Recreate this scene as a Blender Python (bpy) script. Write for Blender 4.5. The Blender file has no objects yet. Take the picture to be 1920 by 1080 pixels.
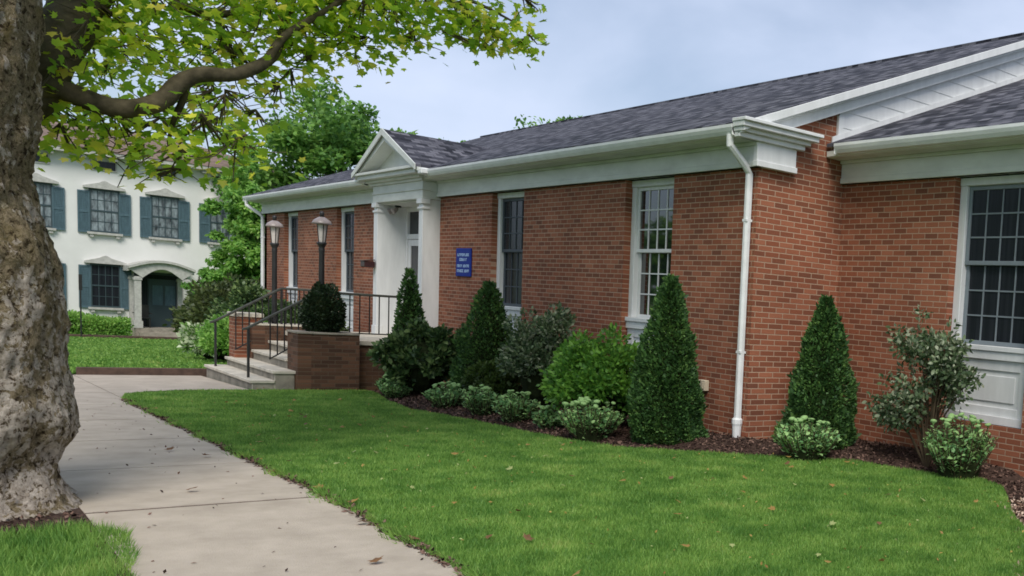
import bpy, bmesh, math, random
import numpy as np
from mathutils import Vector, Matrix
C = bpy.context.scene.collection
S = bpy.context.scene
RAD = math.radians
# ------------------------------------------------------------------ camera (lens shift: the photo is an off-centre crop)
F_PX, CX, CY, CAM_H = 1822.07, 1769.88, 789.55, 1.62
cd = bpy.data.cameras.new('camera'); cam = bpy.data.objects.new('camera', cd); C.objects.link(cam)
cd.sensor_width = 36; cd.lens = F_PX / 1920 * 36
cd.shift_x = (960 - CX) / 1920; cd.shift_y = (CY - 540) / 1920
cd.clip_start = .05; cd.clip_end = 3000
Rv = Vector((0.73286947, 0.676796, 0.06963847)); Uv = Vector((-0.1176228, 0.0252209, 0.99273802)); Fv = Vector((-0.67012478, 0.73573846, -0.09809027))
m = Matrix.Identity(4)
for i in range(3): m[i][0], m[i][1], m[i][2] = Rv[i], Uv[i], -Fv[i]
m[2][3] = CAM_H
cam.matrix_world = m; S.camera = cam
# ------------------------------------------------------------------ sky, sun, exposure
SUN_EL, SUN_AZ = 50, -32          # azimuth measured from +X, counter-clockwise
W = bpy.data.worlds.new('World'); S.world = W; W.use_nodes = True
nt = W.node_tree; nt.nodes.clear(); N = nt.nodes.new; L = nt.links.new
sky = N('ShaderNodeTexSky'); sky.sky_type = 'NISHITA'; sky.sun_disc = False
sky.sun_elevation = RAD(SUN_EL); sky.sun_rotation = RAD(90 - SUN_AZ); sky.dust_density = 1.5; sky.ozone_density = 1.5
tc = N('ShaderNodeTexCoord'); mp = N('ShaderNodeMapping'); mp.inputs['Scale'].default_value = (1.0, 1.0, 2.2); mp.inputs['Rotation'].default_value = (0, RAD(8), RAD(30))
nz = N('ShaderNodeTexNoise'); nz.inputs['Scale'].default_value = 2.1; nz.inputs['Detail'].default_value = 7; nz.inputs['Roughness'].default_value = .48; nz.inputs['Distortion'].default_value = .2
cr = N('ShaderNodeValToRGB'); cr.color_ramp.elements[0].position = .36; cr.color_ramp.elements[0].color = (.18, .18, .18, 1); cr.color_ramp.elements[1].position = .64; cr.color_ramp.elements[1].color = (1, 1, 1, 1)
mx = N('ShaderNodeMix'); mx.data_type = 'RGBA'; mx.inputs[7].default_value = (6.4, 7.3, 9.3, 1)
bg = N('ShaderNodeBackground'); bg.inputs['Strength'].default_value = .10; out = N('ShaderNodeOutputWorld')
L(tc.outputs['Generated'], mp.inputs['Vector']); L(mp.outputs[0], nz.inputs['Vector']); L(nz.outputs['Fac'], cr.inputs[0])
L(cr.outputs[0], mx.inputs[0]); L(sky.outputs[0], mx.inputs[6]); L(mx.outputs[2], bg.inputs['Color']); L(bg.outputs[0], out.inputs['Surface'])
sl = bpy.data.lights.new('sun', 'SUN'); sun = bpy.data.objects.new('sun', sl); C.objects.link(sun)
sl.energy = 2.7; sl.angle = RAD(28); sl.color = (1, .95, .87)
sd = Vector((math.cos(RAD(SUN_EL)) * math.cos(RAD(SUN_AZ)), math.cos(RAD(SUN_EL)) * math.sin(RAD(SUN_AZ)), math.sin(RAD(SUN_EL))))
sun.rotation_euler = sd.to_track_quat('Z', 'Y').to_euler()
S.view_settings.view_transform = 'Standard'; S.view_settings.look = 'None'; S.view_settings.gamma = 1; S.view_settings.exposure = 0.18
S.render.engine = 'CYCLES'; S.cycles.filter_width = 1.7

# ------------------------------------------------------------------ materials
def mat(name, col=(.5, .5, .5), rough=.6, spec=.5, var=0, vscale=8, bump=0, bscale=60, col2=None, metal=0, detail=4, stretch=(1, 1, 1), island=0):
    """principled surface, colour varied by noise between col and col2, optional noise bump"""
    m = bpy.data.materials.new(name); m.use_nodes = True; t = m.node_tree; n = t.nodes; b = n['Principled BSDF']
    b.inputs['Roughness'].default_value = rough; b.inputs['Specular IOR Level'].default_value = spec; b.inputs['Metallic'].default_value = metal
    b.inputs['Base Color'].default_value = (*col, 1)
    co = n.new('ShaderNodeTexCoord'); mpn = n.new('ShaderNodeMapping'); mpn.inputs['Scale'].default_value = stretch; t.links.new(co.outputs['Object'], mpn.inputs['Vector'])
    if col2 is None and var: col2 = tuple(c * (1 - var) for c in col); col = tuple(min(1, c * (1 + var * .6)) for c in col)
    if col2 is not None:
        z = n.new('ShaderNodeTexNoise'); z.inputs['Scale'].default_value = vscale; z.inputs['Detail'].default_value = detail; z.inputs['Roughness'].default_value = .6
        t.links.new(mpn.outputs[0], z.inputs['Vector'])
        r = n.new('ShaderNodeValToRGB'); r.color_ramp.elements[0].position = .32; r.color_ramp.elements[1].position = .68
        r.color_ramp.elements[0].color = (*col2, 1); r.color_ramp.elements[1].color = (*col, 1)
        if island:
            g = n.new('ShaderNodeNewGeometry'); ad = n.new('ShaderNodeMath'); ad.operation = 'MULTIPLY_ADD'; ad.inputs[1].default_value = island; 
            t.links.new(g.outputs['Random Per Island'], ad.inputs[0]); sb = n.new('ShaderNodeMath'); sb.operation = 'SUBTRACT'; sb.inputs[1].default_value = island / 2
            t.links.new(z.outputs['Fac'], ad.inputs[2]); t.links.new(ad.outputs[0], sb.inputs[0]); t.links.new(sb.outputs[0], r.inputs[0])
        else: t.links.new(z.outputs['Fac'], r.inputs[0])
        t.links.new(r.outputs[0], b.inputs['Base Color'])
    if bump:
        z2 = n.new('ShaderNodeTexNoise'); z2.inputs['Scale'].default_value = bscale; z2.inputs['Detail'].default_value = 5
        t.links.new(mpn.outputs[0], z2.inputs['Vector'])
        bp = n.new('ShaderNodeBump'); bp.inputs['Strength'].default_value = bump; bp.inputs['Distance'].default_value = .01
        t.links.new(z2.outputs['Fac'], bp.inputs['Height']); t.links.new(bp.outputs[0], b.inputs['Normal'])
    return m
def leafmat(name, c1, c2, trans=.35, rough=.5, vscale=1.5, island=.5, c3=None):
    m = mat(name, c1, rough, .35, col2=c2, vscale=vscale, island=island, detail=3)
    t = m.node_tree; n = t.nodes; b = n['Principled BSDF']; o = n['Material Output']
    tr = n.new('ShaderNodeBsdfTranslucent'); ms = n.new('ShaderNodeMixShader'); ms.inputs[0].default_value = trans
    src = b.inputs['Base Color'].links[0].from_socket
    if c3 is not None:
        r = src.node; e = r.color_ramp.elements.new(.9); e.color = (*c3, 1)
    hs = n.new('ShaderNodeHueSaturation'); hs.inputs['Hue'].default_value = .48; hs.inputs['Value'].default_value = 1.6
    t.links.new(src, hs.inputs['Color']); t.links.new(hs.outputs[0], tr.inputs['Color'])
    t.links.new(b.outputs[0], ms.inputs[1]); t.links.new(tr.outputs[0], ms.inputs[2]); t.links.new(ms.outputs[0], o.inputs['Surface'])
    return m
def tilemat(name, axis, bw, bh, mort, c1, c2, c3, cm, rough=.85, bump=.6, slope=1.0, stain=.35, squash=None):
    """courses of bricks or shingles; axis 'x' faces -Y, 'y' faces +X, 'r' slopes along Y, 's' slopes along X"""
    m = bpy.data.materials.new(name); m.use_nodes = True; t = m.node_tree; n = t.nodes; b = n['Principled BSDF']; Lk = t.links.new
    b.inputs['Roughness'].default_value = rough; b.inputs['Specular IOR Level'].default_value = .25
    co = n.new('ShaderNodeTexCoord'); sp = n.new('ShaderNodeSeparateXYZ'); cb = n.new('ShaderNodeCombineXYZ'); Lk(co.outputs['Object'], sp.inputs[0])
    Lk(sp.outputs['X' if axis in 'xr' else 'Y'], cb.inputs[0])
    v = n.new('ShaderNodeMath'); v.operation = 'MULTIPLY'; v.inputs[1].default_value = slope
    Lk(sp.outputs['Z' if axis in 'xy' else ('Y' if axis == 'r' else 'X')], v.inputs[0]); Lk(v.outputs[0], cb.inputs[1])
    # slightly wavering courses
    nzz = n.new('ShaderNodeTexNoise'); nzz.inputs['Scale'].default_value = 3; Lk(cb.outputs[0], nzz.inputs['Vector'])
    va = n.new('ShaderNodeVectorMath'); va.operation = 'MULTIPLY_ADD'; va.inputs[1].default_value = (.006, .006, 0); Lk(nzz.outputs['Color'], va.inputs[0]); Lk(cb.outputs[0], va.inputs[2])
    br = n.new('ShaderNodeTexBrick'); br.inputs['Scale'].default_value = 1; br.inputs['Brick Width'].default_value = bw; br.inputs['Row Height'].default_value = bh
    br.inputs['Mortar Size'].default_value = mort; br.inputs['Mortar Smooth'].default_value = .25; br.inputs['Bias'].default_value = 0
    br.inputs['Color1'].default_value = (0, 0, 0, 1); br.inputs['Color2'].default_value = (1, 1, 1, 1); br.inputs['Mortar'].default_value = (.5, .5, .5, 1)
    Lk(va.outputs[0], br.inputs['Vector'])
    r = n.new('ShaderNodeValToRGB'); e = r.color_ramp.elements; e[0].position = 0; e[0].color = (*c1, 1); e[1].position = 1; e[1].color = (*c3, 1); k = e.new(.5); k.color = (*c2, 1)
    fine = n.new('ShaderNodeTexNoise'); fine.inputs['Scale'].default_value = 60; fine.inputs['Detail'].default_value = 3; Lk(va.outputs[0], fine.inputs['Vector'])
    big = n.new('ShaderNodeTexNoise'); big.inputs['Scale'].default_value = .9; big.inputs['Detail'].default_value = 5; Lk(cb.outputs[0], big.inputs['Vector'])
    Lk(br.outputs['Color'], r.inputs[0])
    mm = n.new('ShaderNodeMix'); mm.data_type = 'RGBA'; mm.inputs[7].default_value = (*cm, 1); Lk(br.outputs['Fac'], mm.inputs[0]); Lk(r.outputs[0], mm.inputs[6])
    mr = n.new('ShaderNodeMapRange'); mr.inputs[3].default_value = 1 - stain; mr.inputs[4].default_value = 1 + stain; Lk(big.outputs['Fac'], mr.inputs[0])
    mr2 = n.new('ShaderNodeMapRange'); mr2.inputs[3].default_value = .75; mr2.inputs[4].default_value = 1.25; Lk(fine.outputs['Fac'], mr2.inputs[0])
    mu = n.new('ShaderNodeMath'); mu.operation = 'MULTIPLY'; Lk(mr.outputs[0], mu.inputs[0]); Lk(mr2.outputs[0], mu.inputs[1])
    hv = n.new('ShaderNodeHueSaturation'); Lk(mm.outputs[2], hv.inputs['Color']); Lk(mu.outputs[0], hv.inputs['Value']); Lk(hv.outputs[0], b.inputs['Base Color'])
    iv = n.new('ShaderNodeMath'); iv.operation = 'SUBTRACT'; iv.inputs[0].default_value = 1; Lk(br.outputs['Fac'], iv.inputs[1])
    ad = n.new('ShaderNodeMath'); ad.operation = 'MULTIPLY_ADD'; ad.inputs[1].default_value = .3; Lk(fine.outputs['Fac'], ad.inputs[0]); Lk(iv.outputs[0], ad.inputs[2])
    bp = n.new('ShaderNodeBump'); bp.inputs['Strength'].default_value = bump; bp.inputs['Distance'].default_value = .008; Lk(ad.outputs[0], bp.inputs['Height']); Lk(bp.outputs[0], b.inputs['Normal'])
    return m
BR = ((.17, .064, .038), (.25, .083, .044), (.33, .125, .070), (.40, .275, .195))
M = {}
M['brick_x'] = tilemat('brick_front', 'x', .213, .0677, .0065, *BR)
M['brick_y'] = tilemat('brick_side', 'y', .213, .0677, .0065, *BR)
BRD = ((.065, .034, .022), (.10, .052, .032), (.15, .075, .045), (.12, .085, .06))  # brown brick made darker still: shade on the planters put into the colour
M['brickd_x'] = tilemat('shaded_brown_brick_front', 'x', .213, .0677, .0055, *BRD); M['brickd_y'] = tilemat('shaded_brown_brick_side', 'y', .213, .0677, .0055, *BRD)
SH = ((.014, .015, .022), (.055, .056, .072), (.15, .148, .172), (.012, .012, .016))
M['shingle'] = tilemat('asphalt_shingles', 'r', .17, .125, .004, *SH, rough=.95, slope=1.09, stain=.25)
M['shingle_s'] = tilemat('asphalt_shingles_side', 's', .17, .125, .004, *SH, rough=.95, slope=1.09, stain=.25)
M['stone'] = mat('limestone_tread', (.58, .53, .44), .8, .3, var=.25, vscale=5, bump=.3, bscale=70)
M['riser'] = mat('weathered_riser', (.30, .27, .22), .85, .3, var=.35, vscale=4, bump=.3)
M['white'] = mat('white_paint', (.70, .71, .71), .5, .35, var=.08, vscale=3, stretch=(3, 3, .6), bump=.08, bscale=30)
M['cream'] = mat('aged_white_paint', (.62, .64, .60), .55, .35, var=.12, vscale=2.5, stretch=(.8, 1, 2), bump=.08, bscale=30)
M['alu'] = mat('white_aluminium', (.76, .77, .77), .45, .4, var=.1, vscale=6, stretch=(.6, 1, 1))
M['grey'] = mat('blue_grey_paint', (.20, .235, .26), .5, .4, var=.1)
M['screen'] = mat('screen_mesh_bars', (.075, .09, .105), .6, .3, var=.1)
M['black'] = mat('black_iron_paint', (.022, .021, .021), .45, .5, var=.3, bump=.1)
M['rail'] = mat('worn_handrail_paint', (.06, .062, .05), .45, .5, var=.35)
M['glass'] = mat('dark_window_glass', (.012, .016, .016), .03, .5)
M['glass'].node_tree.nodes['Principled BSDF'].inputs['IOR'].default_value = 2.1
M['glass2'] = mat('screened_window_glass', (.008, .010, .014), .22, .3, col2=(.022, .025, .032), vscale=3, stretch=(8, 8, .15))
M['frost'] = mat('frosted_lantern_glass', (.62, .56, .52), .25, .5)
M['copper'] = mat('pale_lamp_cap', (.30, .25, .235), .35, .5, var=.25)
M['blue'] = mat('blue_sign_enamel', (.008, .03, .25), .6, .2, var=.1)
M['sign_white'] = mat('sign_lettering', (.45, .62, .85), .5)
M['maroon'] = mat('dark_maroon_paint', (.04, .012, .012), .4)
M['beige'] = mat('beige_outlet_box', (.55, .48, .36), .5)
M['concrete'] = mat('sidewalk_concrete', (.49, .425, .35), .9, .25, col2=(.37, .318, .258), vscale=3.0, bump=.5, bscale=120, detail=12)
M['mulch'] = mat('dark_mulch', (.085, .052, .04), .95, .2, col2=(.03, .018, .014), vscale=30, bump=1, bscale=50, detail=8)
M['chip'] = mat('mulch_chips', (.18, .11, .085), .9, .2, col2=(.035, .02, .016), vscale=9, island=1.0)
M['soil'] = mat('grass_soil', (.13, .23, .04), .95, .15, col2=(.055, .12, .018), vscale=9, bump=.6, detail=8)
M['turf'] = mat('distant_turf', (.13, .28, .05), .95, .15, col2=(.08, .19, .03), vscale=3, bump=.6, detail=8)
M['asphalt'] = mat('asphalt', (.06, .06, .06), .9, .3, var=.3, bump=.5)
M['grass'] = leafmat('grass_blades', (.25, .42, .09), (.085, .21, .036), .38, .55, vscale=2.2, island=.35, c3=(.42, .46, .15))
M['stucco'] = mat('white_stucco', (.72, .72, .69), .85, .2, var=.06, vscale=.8, bump=.3, bscale=30)
M['shutter'] = mat('teal_green_shutters', (.075, .13, .155), .5, .4, var=.25, vscale=20, stretch=(1, 1, .2))
M['housetrim'] = mat('stone_grey_trim', (.46, .455, .42), .6, .3, var=.2)
M['houseroof'] = mat('brown_roof', (.20, .145, .115), .9, .2, var=.3, vscale=2, stretch=(1, 1, 4), bump=.6, bscale=12)
M['door'] = mat('slate_blue_door', (.035, .06, .068), .5)
M['curtain'] = mat('window_with_curtains', (.30, .36, .38), .3, .5, col2=(.03, .035, .04), vscale=2.2, stretch=(3, 3, 1))
M['earth'] = mat('brown_edging_board', (.09, .055, .04), .9, var=.4)

def bark():
    m = bpy.data.materials.new('sycamore_bark'); m.use_nodes = True; t = m.node_tree; n = t.nodes; b = n['Principled BSDF']; Lk = t.links.new
    b.inputs['Roughness'].default_value = .9; b.inputs['Specular IOR Level'].default_value = .2
    co = n.new('ShaderNodeTexCoord'); mp = n.new('ShaderNodeMapping'); mp.inputs['Scale'].default_value = (1, 1, .85); Lk(co.outputs['Object'], mp.inputs[0])
    def noise(sc, det=6, dist=0, ro=.6):
        z = n.new('ShaderNodeTexNoise'); z.inputs['Scale'].default_value = sc; z.inputs['Detail'].default_value = det; z.inputs['Distortion'].default_value = dist; z.inputs['Roughness'].default_value = ro; Lk(mp.outputs[0], z.inputs[0]); return z
    def ramp(src, st):
        r = n.new('ShaderNodeValToRGB'); e = r.color_ramp.elements
        e[0].position, e[0].color = st[0][0], (*st[0][1], 1); e[1].position, e[1].color = st[-1][0], (*st[-1][1], 1)
        for p, c in st[1:-1]: k = e.new(p); k.color = (*c, 1)
        Lk(src, r.inputs[0]); return r
    a = noise(12, 10, .25, .78); base = ramp(a.outputs['Fac'], [(.30, (.06, .046, .03)), (.44, (.17, .135, .08)), (.50, (.34, .28, .19)), (.56, (.15, .12, .06)), (.66, (.46, .40, .30))])
    # pale flaked patches, mostly on the lower bole
    vo = n.new('ShaderNodeTexVoronoi'); vo.inputs['Scale'].default_value = 17; w = noise(9, 5)
    mad = n.new('ShaderNodeVectorMath'); mad.operation = 'MULTIPLY_ADD'; mad.inputs[1].default_value = (.35, .35, .35); Lk(w.outputs['Color'], mad.inputs[0]); Lk(mp.outputs[0], mad.inputs[2]); Lk(mad.outputs[0], vo.inputs['Vector'])
    patch = noise(7, 9, .3, .7); sp = n.new('ShaderNodeSeparateXYZ'); Lk(co.outputs['Object'], sp.inputs[0])
    hr = n.new('ShaderNodeMapRange'); hr.inputs[1].default_value = 1.9; hr.inputs[2].default_value = .7; hr.inputs[3].default_value = -.035; hr.inputs[4].default_value = .07; Lk(sp.outputs['Z'], hr.inputs[0])
    ad = n.new('ShaderNodeMath'); ad.operation = 'ADD'; Lk(patch.outputs['Fac'], ad.inputs[0]); Lk(hr.outputs[0], ad.inputs[1])
    s2 = n.new('ShaderNodeMath'); s2.operation = 'MULTIPLY_ADD'; s2.inputs[1].default_value = .16; Lk(vo.outputs['Distance'], s2.inputs[0]); Lk(ad.outputs[0], s2.inputs[2])
    mk = ramp(s2.outputs[0], [(.61, (0, 0, 0)), (.622, (1, 1, 1))])
    pale = ramp(noise(22, 5).outputs['Fac'], [(.35, (.36, .31, .26)), (.65, (.66, .60, .54))])
    mxx = n.new('ShaderNodeMix'); mxx.data_type = 'RGBA'; Lk(mk.outputs[0], mxx.inputs[0]); Lk(base.outputs[0], mxx.inputs[6]); Lk(pale.outputs[0], mxx.inputs[7])
    moss = ramp(noise(3.1, 6, .6).outputs['Fac'], [(.55, (0, 0, 0)), (.68, (.75, .75, .75))])
    m3 = n.new('ShaderNodeMix'); m3.data_type = 'RGBA'; m3.inputs[7].default_value = (.16, .125, .045, 1); Lk(moss.outputs[0], m3.inputs[0]); Lk(mxx.outputs[2], m3.inputs[6])
    cr2 = ramp(noise(24, 8, .4, .75).outputs['Fac'], [(.41, (.20, .16, .11)), (.46, (.92, .89, .84)), (.62, (1.15, 1.12, 1.08))])
    m4 = n.new('ShaderNodeMix'); m4.data_type = 'RGBA'; m4.blend_type = 'MULTIPLY'; m4.inputs[0].default_value = 1; Lk(m3.outputs[2], m4.inputs[6]); Lk(cr2.outputs[0], m4.inputs[7]); Lk(m4.outputs[2], b.inputs['Base Color'])
    bp = n.new('ShaderNodeBump'); bp.inputs['Strength'].default_value = 1.0; bp.inputs['Distance'].default_value = .05
    mm = n.new('ShaderNodeMath'); mm.operation = 'ADD'; Lk(a.outputs['Fac'], mm.inputs[0]); Lk(s2.outputs[0], mm.inputs[1]); Lk(mm.outputs[0], bp.inputs['Height']); Lk(bp.outputs[0], b.inputs['Normal'])
    return m
M['bark'] = bark()
M['limb'] = mat('limb_bark', (.12, .098, .06), .9, .2, col2=(.045, .038, .022), vscale=9, bump=.8, bscale=25)
M['twig'] = mat('shrub_stems', (.07, .05, .03), .9, .2, var=.3)
M['sycleaf'] = leafmat('sycamore_leaves', (.46, .62, .055), (.18, .36, .035), .70, .5, vscale=1.6, island=.7, c3=(.72, .66, .12))
M['yew'] = leafmat('yew_needles', (.08, .18, .045), (.03, .08, .022), .2, .55, vscale=4, island=.7, c3=(.14, .25, .06))
M['box'] = leafmat('boxwood_leaves', (.03, .055, .022), (.012, .028, .012), .12, .5, vscale=4, island=.7)
M['azalea'] = leafmat('azalea_leaves', (.15, .33, .045), (.055, .16, .025), .35, .5, vscale=3, island=.7)
M['rhodo'] = leafmat('rhododendron_leaves', (.085, .15, .045), (.03, .065, .022), .2, .4, vscale=3, island=.8, c3=(.2, .28, .10))
M['olive'] = leafmat('olive_leaves', (.07, .12, .025), (.03, .06, .012), .2, .5, vscale=3, island=.7)
M['rose'] = leafmat('rose_leaves', (.15, .21, .10), (.05, .09, .04), .2, .5, vscale=4, island=.9, c3=(.32, .36, .25))
M['sedum'] = leafmat('sedum_leaves', (.36, .56, .22), (.13, .29, .11), .3, .55, vscale=5, island=.7)
M['sedumhead'] = mat('sedum_flower_buds', (.36, .52, .24), .8, .2, col2=(.20, .38, .11), vscale=60, bump=1, bscale=90)
M['deep'] = leafmat('background_tree_leaves', (.19, .37, .075), (.065, .17, .035), .38, .5, vscale=.45, island=.5, c3=(.28, .46, .11))
M['lime'] = leafmat('bright_tree_leaves', (.26, .48, .10), (.11, .27, .05), .42, .5, vscale=.6, island=.6, c3=(.38, .55, .16))
M['bronze'] = leafmat('bronze_green_leaves', (.10, .13, .04), (.045, .07, .024), .25, .5, vscale=2, island=.8)
M['hydr'] = leafmat('hydrangea_blooms', (.55, .62, .42), (.12, .24, .05), .2, .6, vscale=3, island=1.0)
M['dead'] = leafmat('fallen_leaf', (.50, .38, .10), (.24, .12, .04), .2, .6, vscale=6, island=0)
M['deadg'] = leafmat('fallen_pale_leaf', (.42, .46, .2), (.3, .34, .12), .2, .6, vscale=6, island=0)
M['deadb'] = leafmat('fallen_brown_leaf', (.26, .15, .07), (.14, .07, .03), .2, .6, vscale=6, island=0)
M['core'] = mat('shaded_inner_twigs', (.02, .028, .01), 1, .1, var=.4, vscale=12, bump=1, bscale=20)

# ------------------------------------------------------------------ mesh helpers
def link(name, me, parent=None, mats=(), loc=None):
    o = bpy.data.objects.new(name, me); C.objects.link(o)
    for k in mats: me.materials.append(M[k] if isinstance(k, str) else k)
    if parent: o.parent = parent
    if loc: o.location = loc
    return o
def tag(o, label=None, cat=None, group=None, kind=None):
    if label: o['label'] = label
    if cat: o['category'] = cat
    if group: o['group'] = group
    if kind: o['kind'] = kind
    return o
def empty(name, label, cat, group=None, loc=(0, 0, 0)):
    # parts are given in world coordinates under an unrotated Empty at the origin of the thing's own mesh space
    o = bpy.data.objects.new(name, None); C.objects.link(o); o.location = loc
    return tag(o, label, cat, group)
class MB:
    def __init__(s): s.v = []; s.f = []; s.mi = []; s.k = 0
    def mat(s, k): s.k = k; return s
    def quad(s, *p): i = len(s.v); s.v += [tuple(q) for q in p]; s.f.append(tuple(range(i, i + len(p)))); s.mi.append(s.k); return s
    def box(s, x0, x1, y0, y1, z0, z1):
        if x0 > x1: x0, x1 = x1, x0
        i = len(s.v); s.v += [(x, y, z) for z in (z0, z1) for y in (y0, y1) for x in (x0, x1)]
        for q in ((0, 2, 3, 1), (4, 5, 7, 6), (0, 1, 5, 4), (2, 6, 7, 3), (0, 4, 6, 2), (1, 3, 7, 5)): s.f.append(tuple(i + k for k in q)); s.mi.append(s.k)
        return s
    def prism(s, poly, axis, a, b):
        """poly of 2D points; axis 'x': (y,z) extruded in x; 'y': (x,z) in y; 'z': (x,y) in z"""
        def P(p, t): return (t, p[0], p[1]) if axis == 'x' else ((p[0], t, p[1]) if axis == 'y' else (p[0], p[1], t))
        i = len(s.v); n = len(poly); s.v += [P(p, a) for p in poly] + [P(p, b) for p in poly]
        s.f.append(tuple(i + k for k in range(n))[::-1]); s.f.append(tuple(i + n + k for k in range(n))); s.mi += [s.k, s.k]
        for k in range(n): s.f.append((i + k, i + (k + 1) % n, i + n + (k + 1) % n, i + n + k)); s.mi.append(s.k)
        return s
    def tube(s, pts, rad, seg=8, cap=True):
        pts = [Vector(p) for p in pts]
        if not hasattr(rad, '__len__'): rad = [rad] * len(pts)
        i0 = len(s.v); up = None
        for k, p in enumerate(pts):
            d = (pts[min(k + 1, len(pts) - 1)] - pts[max(k - 1, 0)]).normalized()
            if up is None:
                up = Vector((0, 0, 1)) if abs(d.z) < .9 else Vector((1, 0, 0))
            a = d.cross(up).normalized(); bb = a.cross(d).normalized(); up = bb
            for j in range(seg):
                t = 2 * math.pi * (j + .5) / seg; s.v.append(tuple(p + (a * math.cos(t) + bb * math.sin(t)) * rad[k]))
        for k in range(len(pts) - 1):
            for j in range(seg):
                s.f.append((i0 + k * seg + j, i0 + k * seg + (j + 1) % seg, i0 + (k + 1) * seg + (j + 1) % seg, i0 + (k + 1) * seg + j)); s.mi.append(s.k)
        if cap:
            s.f.append(tuple(i0 + j for j in range(seg))[::-1]); s.f.append(tuple(i0 + (len(pts) - 1) * seg + j for j in range(seg))); s.mi += [s.k, s.k]
        return s
    def lathe(s, x, y, prof, seg=20):
        i0 = len(s.v)
        for r, z in prof:
            for j in range(seg): t = 2 * math.pi * j / seg; s.v.append((x + r * math.cos(t), y + r * math.sin(t), z))
        for k in range(len(prof) - 1):
            for j in range(seg): s.f.append((i0 + k * seg + j, i0 + k * seg + (j + 1) % seg, i0 + (k + 1) * seg + (j + 1) % seg, i0 + (k + 1) * seg + j)); s.mi.append(s.k)
        s.f.append(tuple(i0 + j for j in range(seg))[::-1]); s.f.append(tuple(i0 + (len(prof) - 1) * seg + j for j in range(seg))); s.mi += [s.k, s.k]
        return s
    def build(s, name, mats, parent=None, smooth=False, bevel=0, keepn=True):
        me = bpy.data.meshes.new(name); me.from_pydata(s.v, [], s.f); me.polygons.foreach_set('material_index', s.mi)
        bm = bmesh.new(); bm.from_mesh(me); bmesh.ops.recalc_face_normals(bm, faces=bm.faces)
        if bevel: bmesh.ops.bevel(bm, geom=[e for e in bm.edges if e.is_manifold and e.calc_face_angle(0) > .6], offset=bevel, segments=1, affect='EDGES')
        bm.to_mesh(me); bm.free()
        if smooth: me.polygons.foreach_set('use_smooth', [True] * len(me.polygons))
        if isinstance(mats, str): mats = (mats,)
        return link(name, me, parent, mats)
def tri_mesh(name, V, T, mats, parent=None, smooth=False):
    me = bpy.data.meshes.new(name); V = np.asarray(V, np.float32); T = np.asarray(T, np.int32)
    me.vertices.add(len(V)); me.vertices.foreach_set('co', V.ravel()); k = T.shape[1]
    me.loops.add(T.size); me.loops.foreach_set('vertex_index', T.ravel()); me.polygons.add(len(T))
    me.polygons.foreach_set('loop_start', np.arange(0, T.size, k, dtype=np.int32)); me.update(calc_edges=True)
    if smooth: me.polygons.foreach_set('use_smooth', np.ones(len(T), bool))
    return link(name, me, parent, (mats,) if isinstance(mats, str) else mats)
# leaf templates: (verts in leaf frame: x across, y along, z up), triangles
def t_blade(w=.5): return np.array([(-w / 2, 0, 0), (w / 2, 0, 0), (0, 1, 0)]), np.array([(0, 1, 2)])
T_DIAMOND = (np.array([(0, 0, 0), (.28, .45, .06), (0, 1, -.05), (-.28, .45, .06)]), np.array([(0, 1, 2), (0, 2, 3)]))
T_OVAL = (np.array([(0, 0, 0), (.22, .25, .05), (.26, .6, .06), (0, 1, -.06), (-.26, .6, .06), (-.22, .25, .05)]), np.array([(0, 1, 5), (1, 2, 5), (2, 4, 5), (2, 3, 4)]))
def maple():
    pts = [(0, 0)]
    tips = [(-60, .62), (-28, .52), (-35 + 60, 0)]
    out_ = [(100, .50, 70, .38), (52, .76, 30, .50), (0, .95, -30, .50), (-52, .76, -70, .38), (-100, .5, None, 0)]
    for a, r, b2, r2 in out_:
        pts.append((math.sin(RAD(-a)) * r, .25 + math.cos(RAD(a)) * r * .8))
        if b2 is not None: pts.append((math.sin(RAD(-b2)) * r2, .25 + math.cos(RAD(b2)) * r2 * .8))
    V = [(x, y, .12 * abs(x) - .06 * y) for x, y in pts] + [(0, .3, .05)]
    c = len(V) - 1; n = len(pts)
    return np.array(V), np.array([(c, i, (i + 1) % n) for i in range(n)])
T_MAPLE = maple()
def leaves(name, P, D, size, tmpl, mats, parent=None, rng=None, jitter=.5, up=None):
    """scatter a leaf template at points P, growing along D"""
    rng = rng or np.random.default_rng(1); n = len(P); V0, T0 = tmpl
    D = D + rng.normal(0, jitter, (n, 3)); D /= np.linalg.norm(D, axis=1)[:, None] + 1e-9
    R = rng.normal(0, 1, (n, 3)) if up is None else np.tile(np.array(up, float), (n, 1)) + rng.normal(0, .45, (n, 3))
    X = np.cross(D, R); X /= np.linalg.norm(X, axis=1)[:, None] + 1e-9; Z = np.cross(X, D)
    sz = (size if np.ndim(size) else np.full(n, size)) * rng.uniform(.65, 1.3, n)
    V = P[:, None, :] + sz[:, None, None] * (V0[None, :, 0:1] * X[:, None] + V0[None, :, 1:2] * D[:, None] + V0[None, :, 2:3] * Z[:, None])
    T = T0[None] + (np.arange(n) * len(V0))[:, None, None]
    return tri_mesh(name, V.reshape(-1, 3), T.reshape(-1, 3), mats, parent)
def inpoly(P, poly):
    x, y = P[:, 0], P[:, 1]; c = np.zeros(len(P), bool); n = len(poly)
    for i in range(n):
        x1, y1 = poly[i]; x2, y2 = poly[(i + 1) % n]
        k = ((y1 > y) != (y2 > y)) & (x < (x2 - x1) * (y - y1) / (y2 - y1 + 1e-12) + x1); c ^= k
    return c

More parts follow.
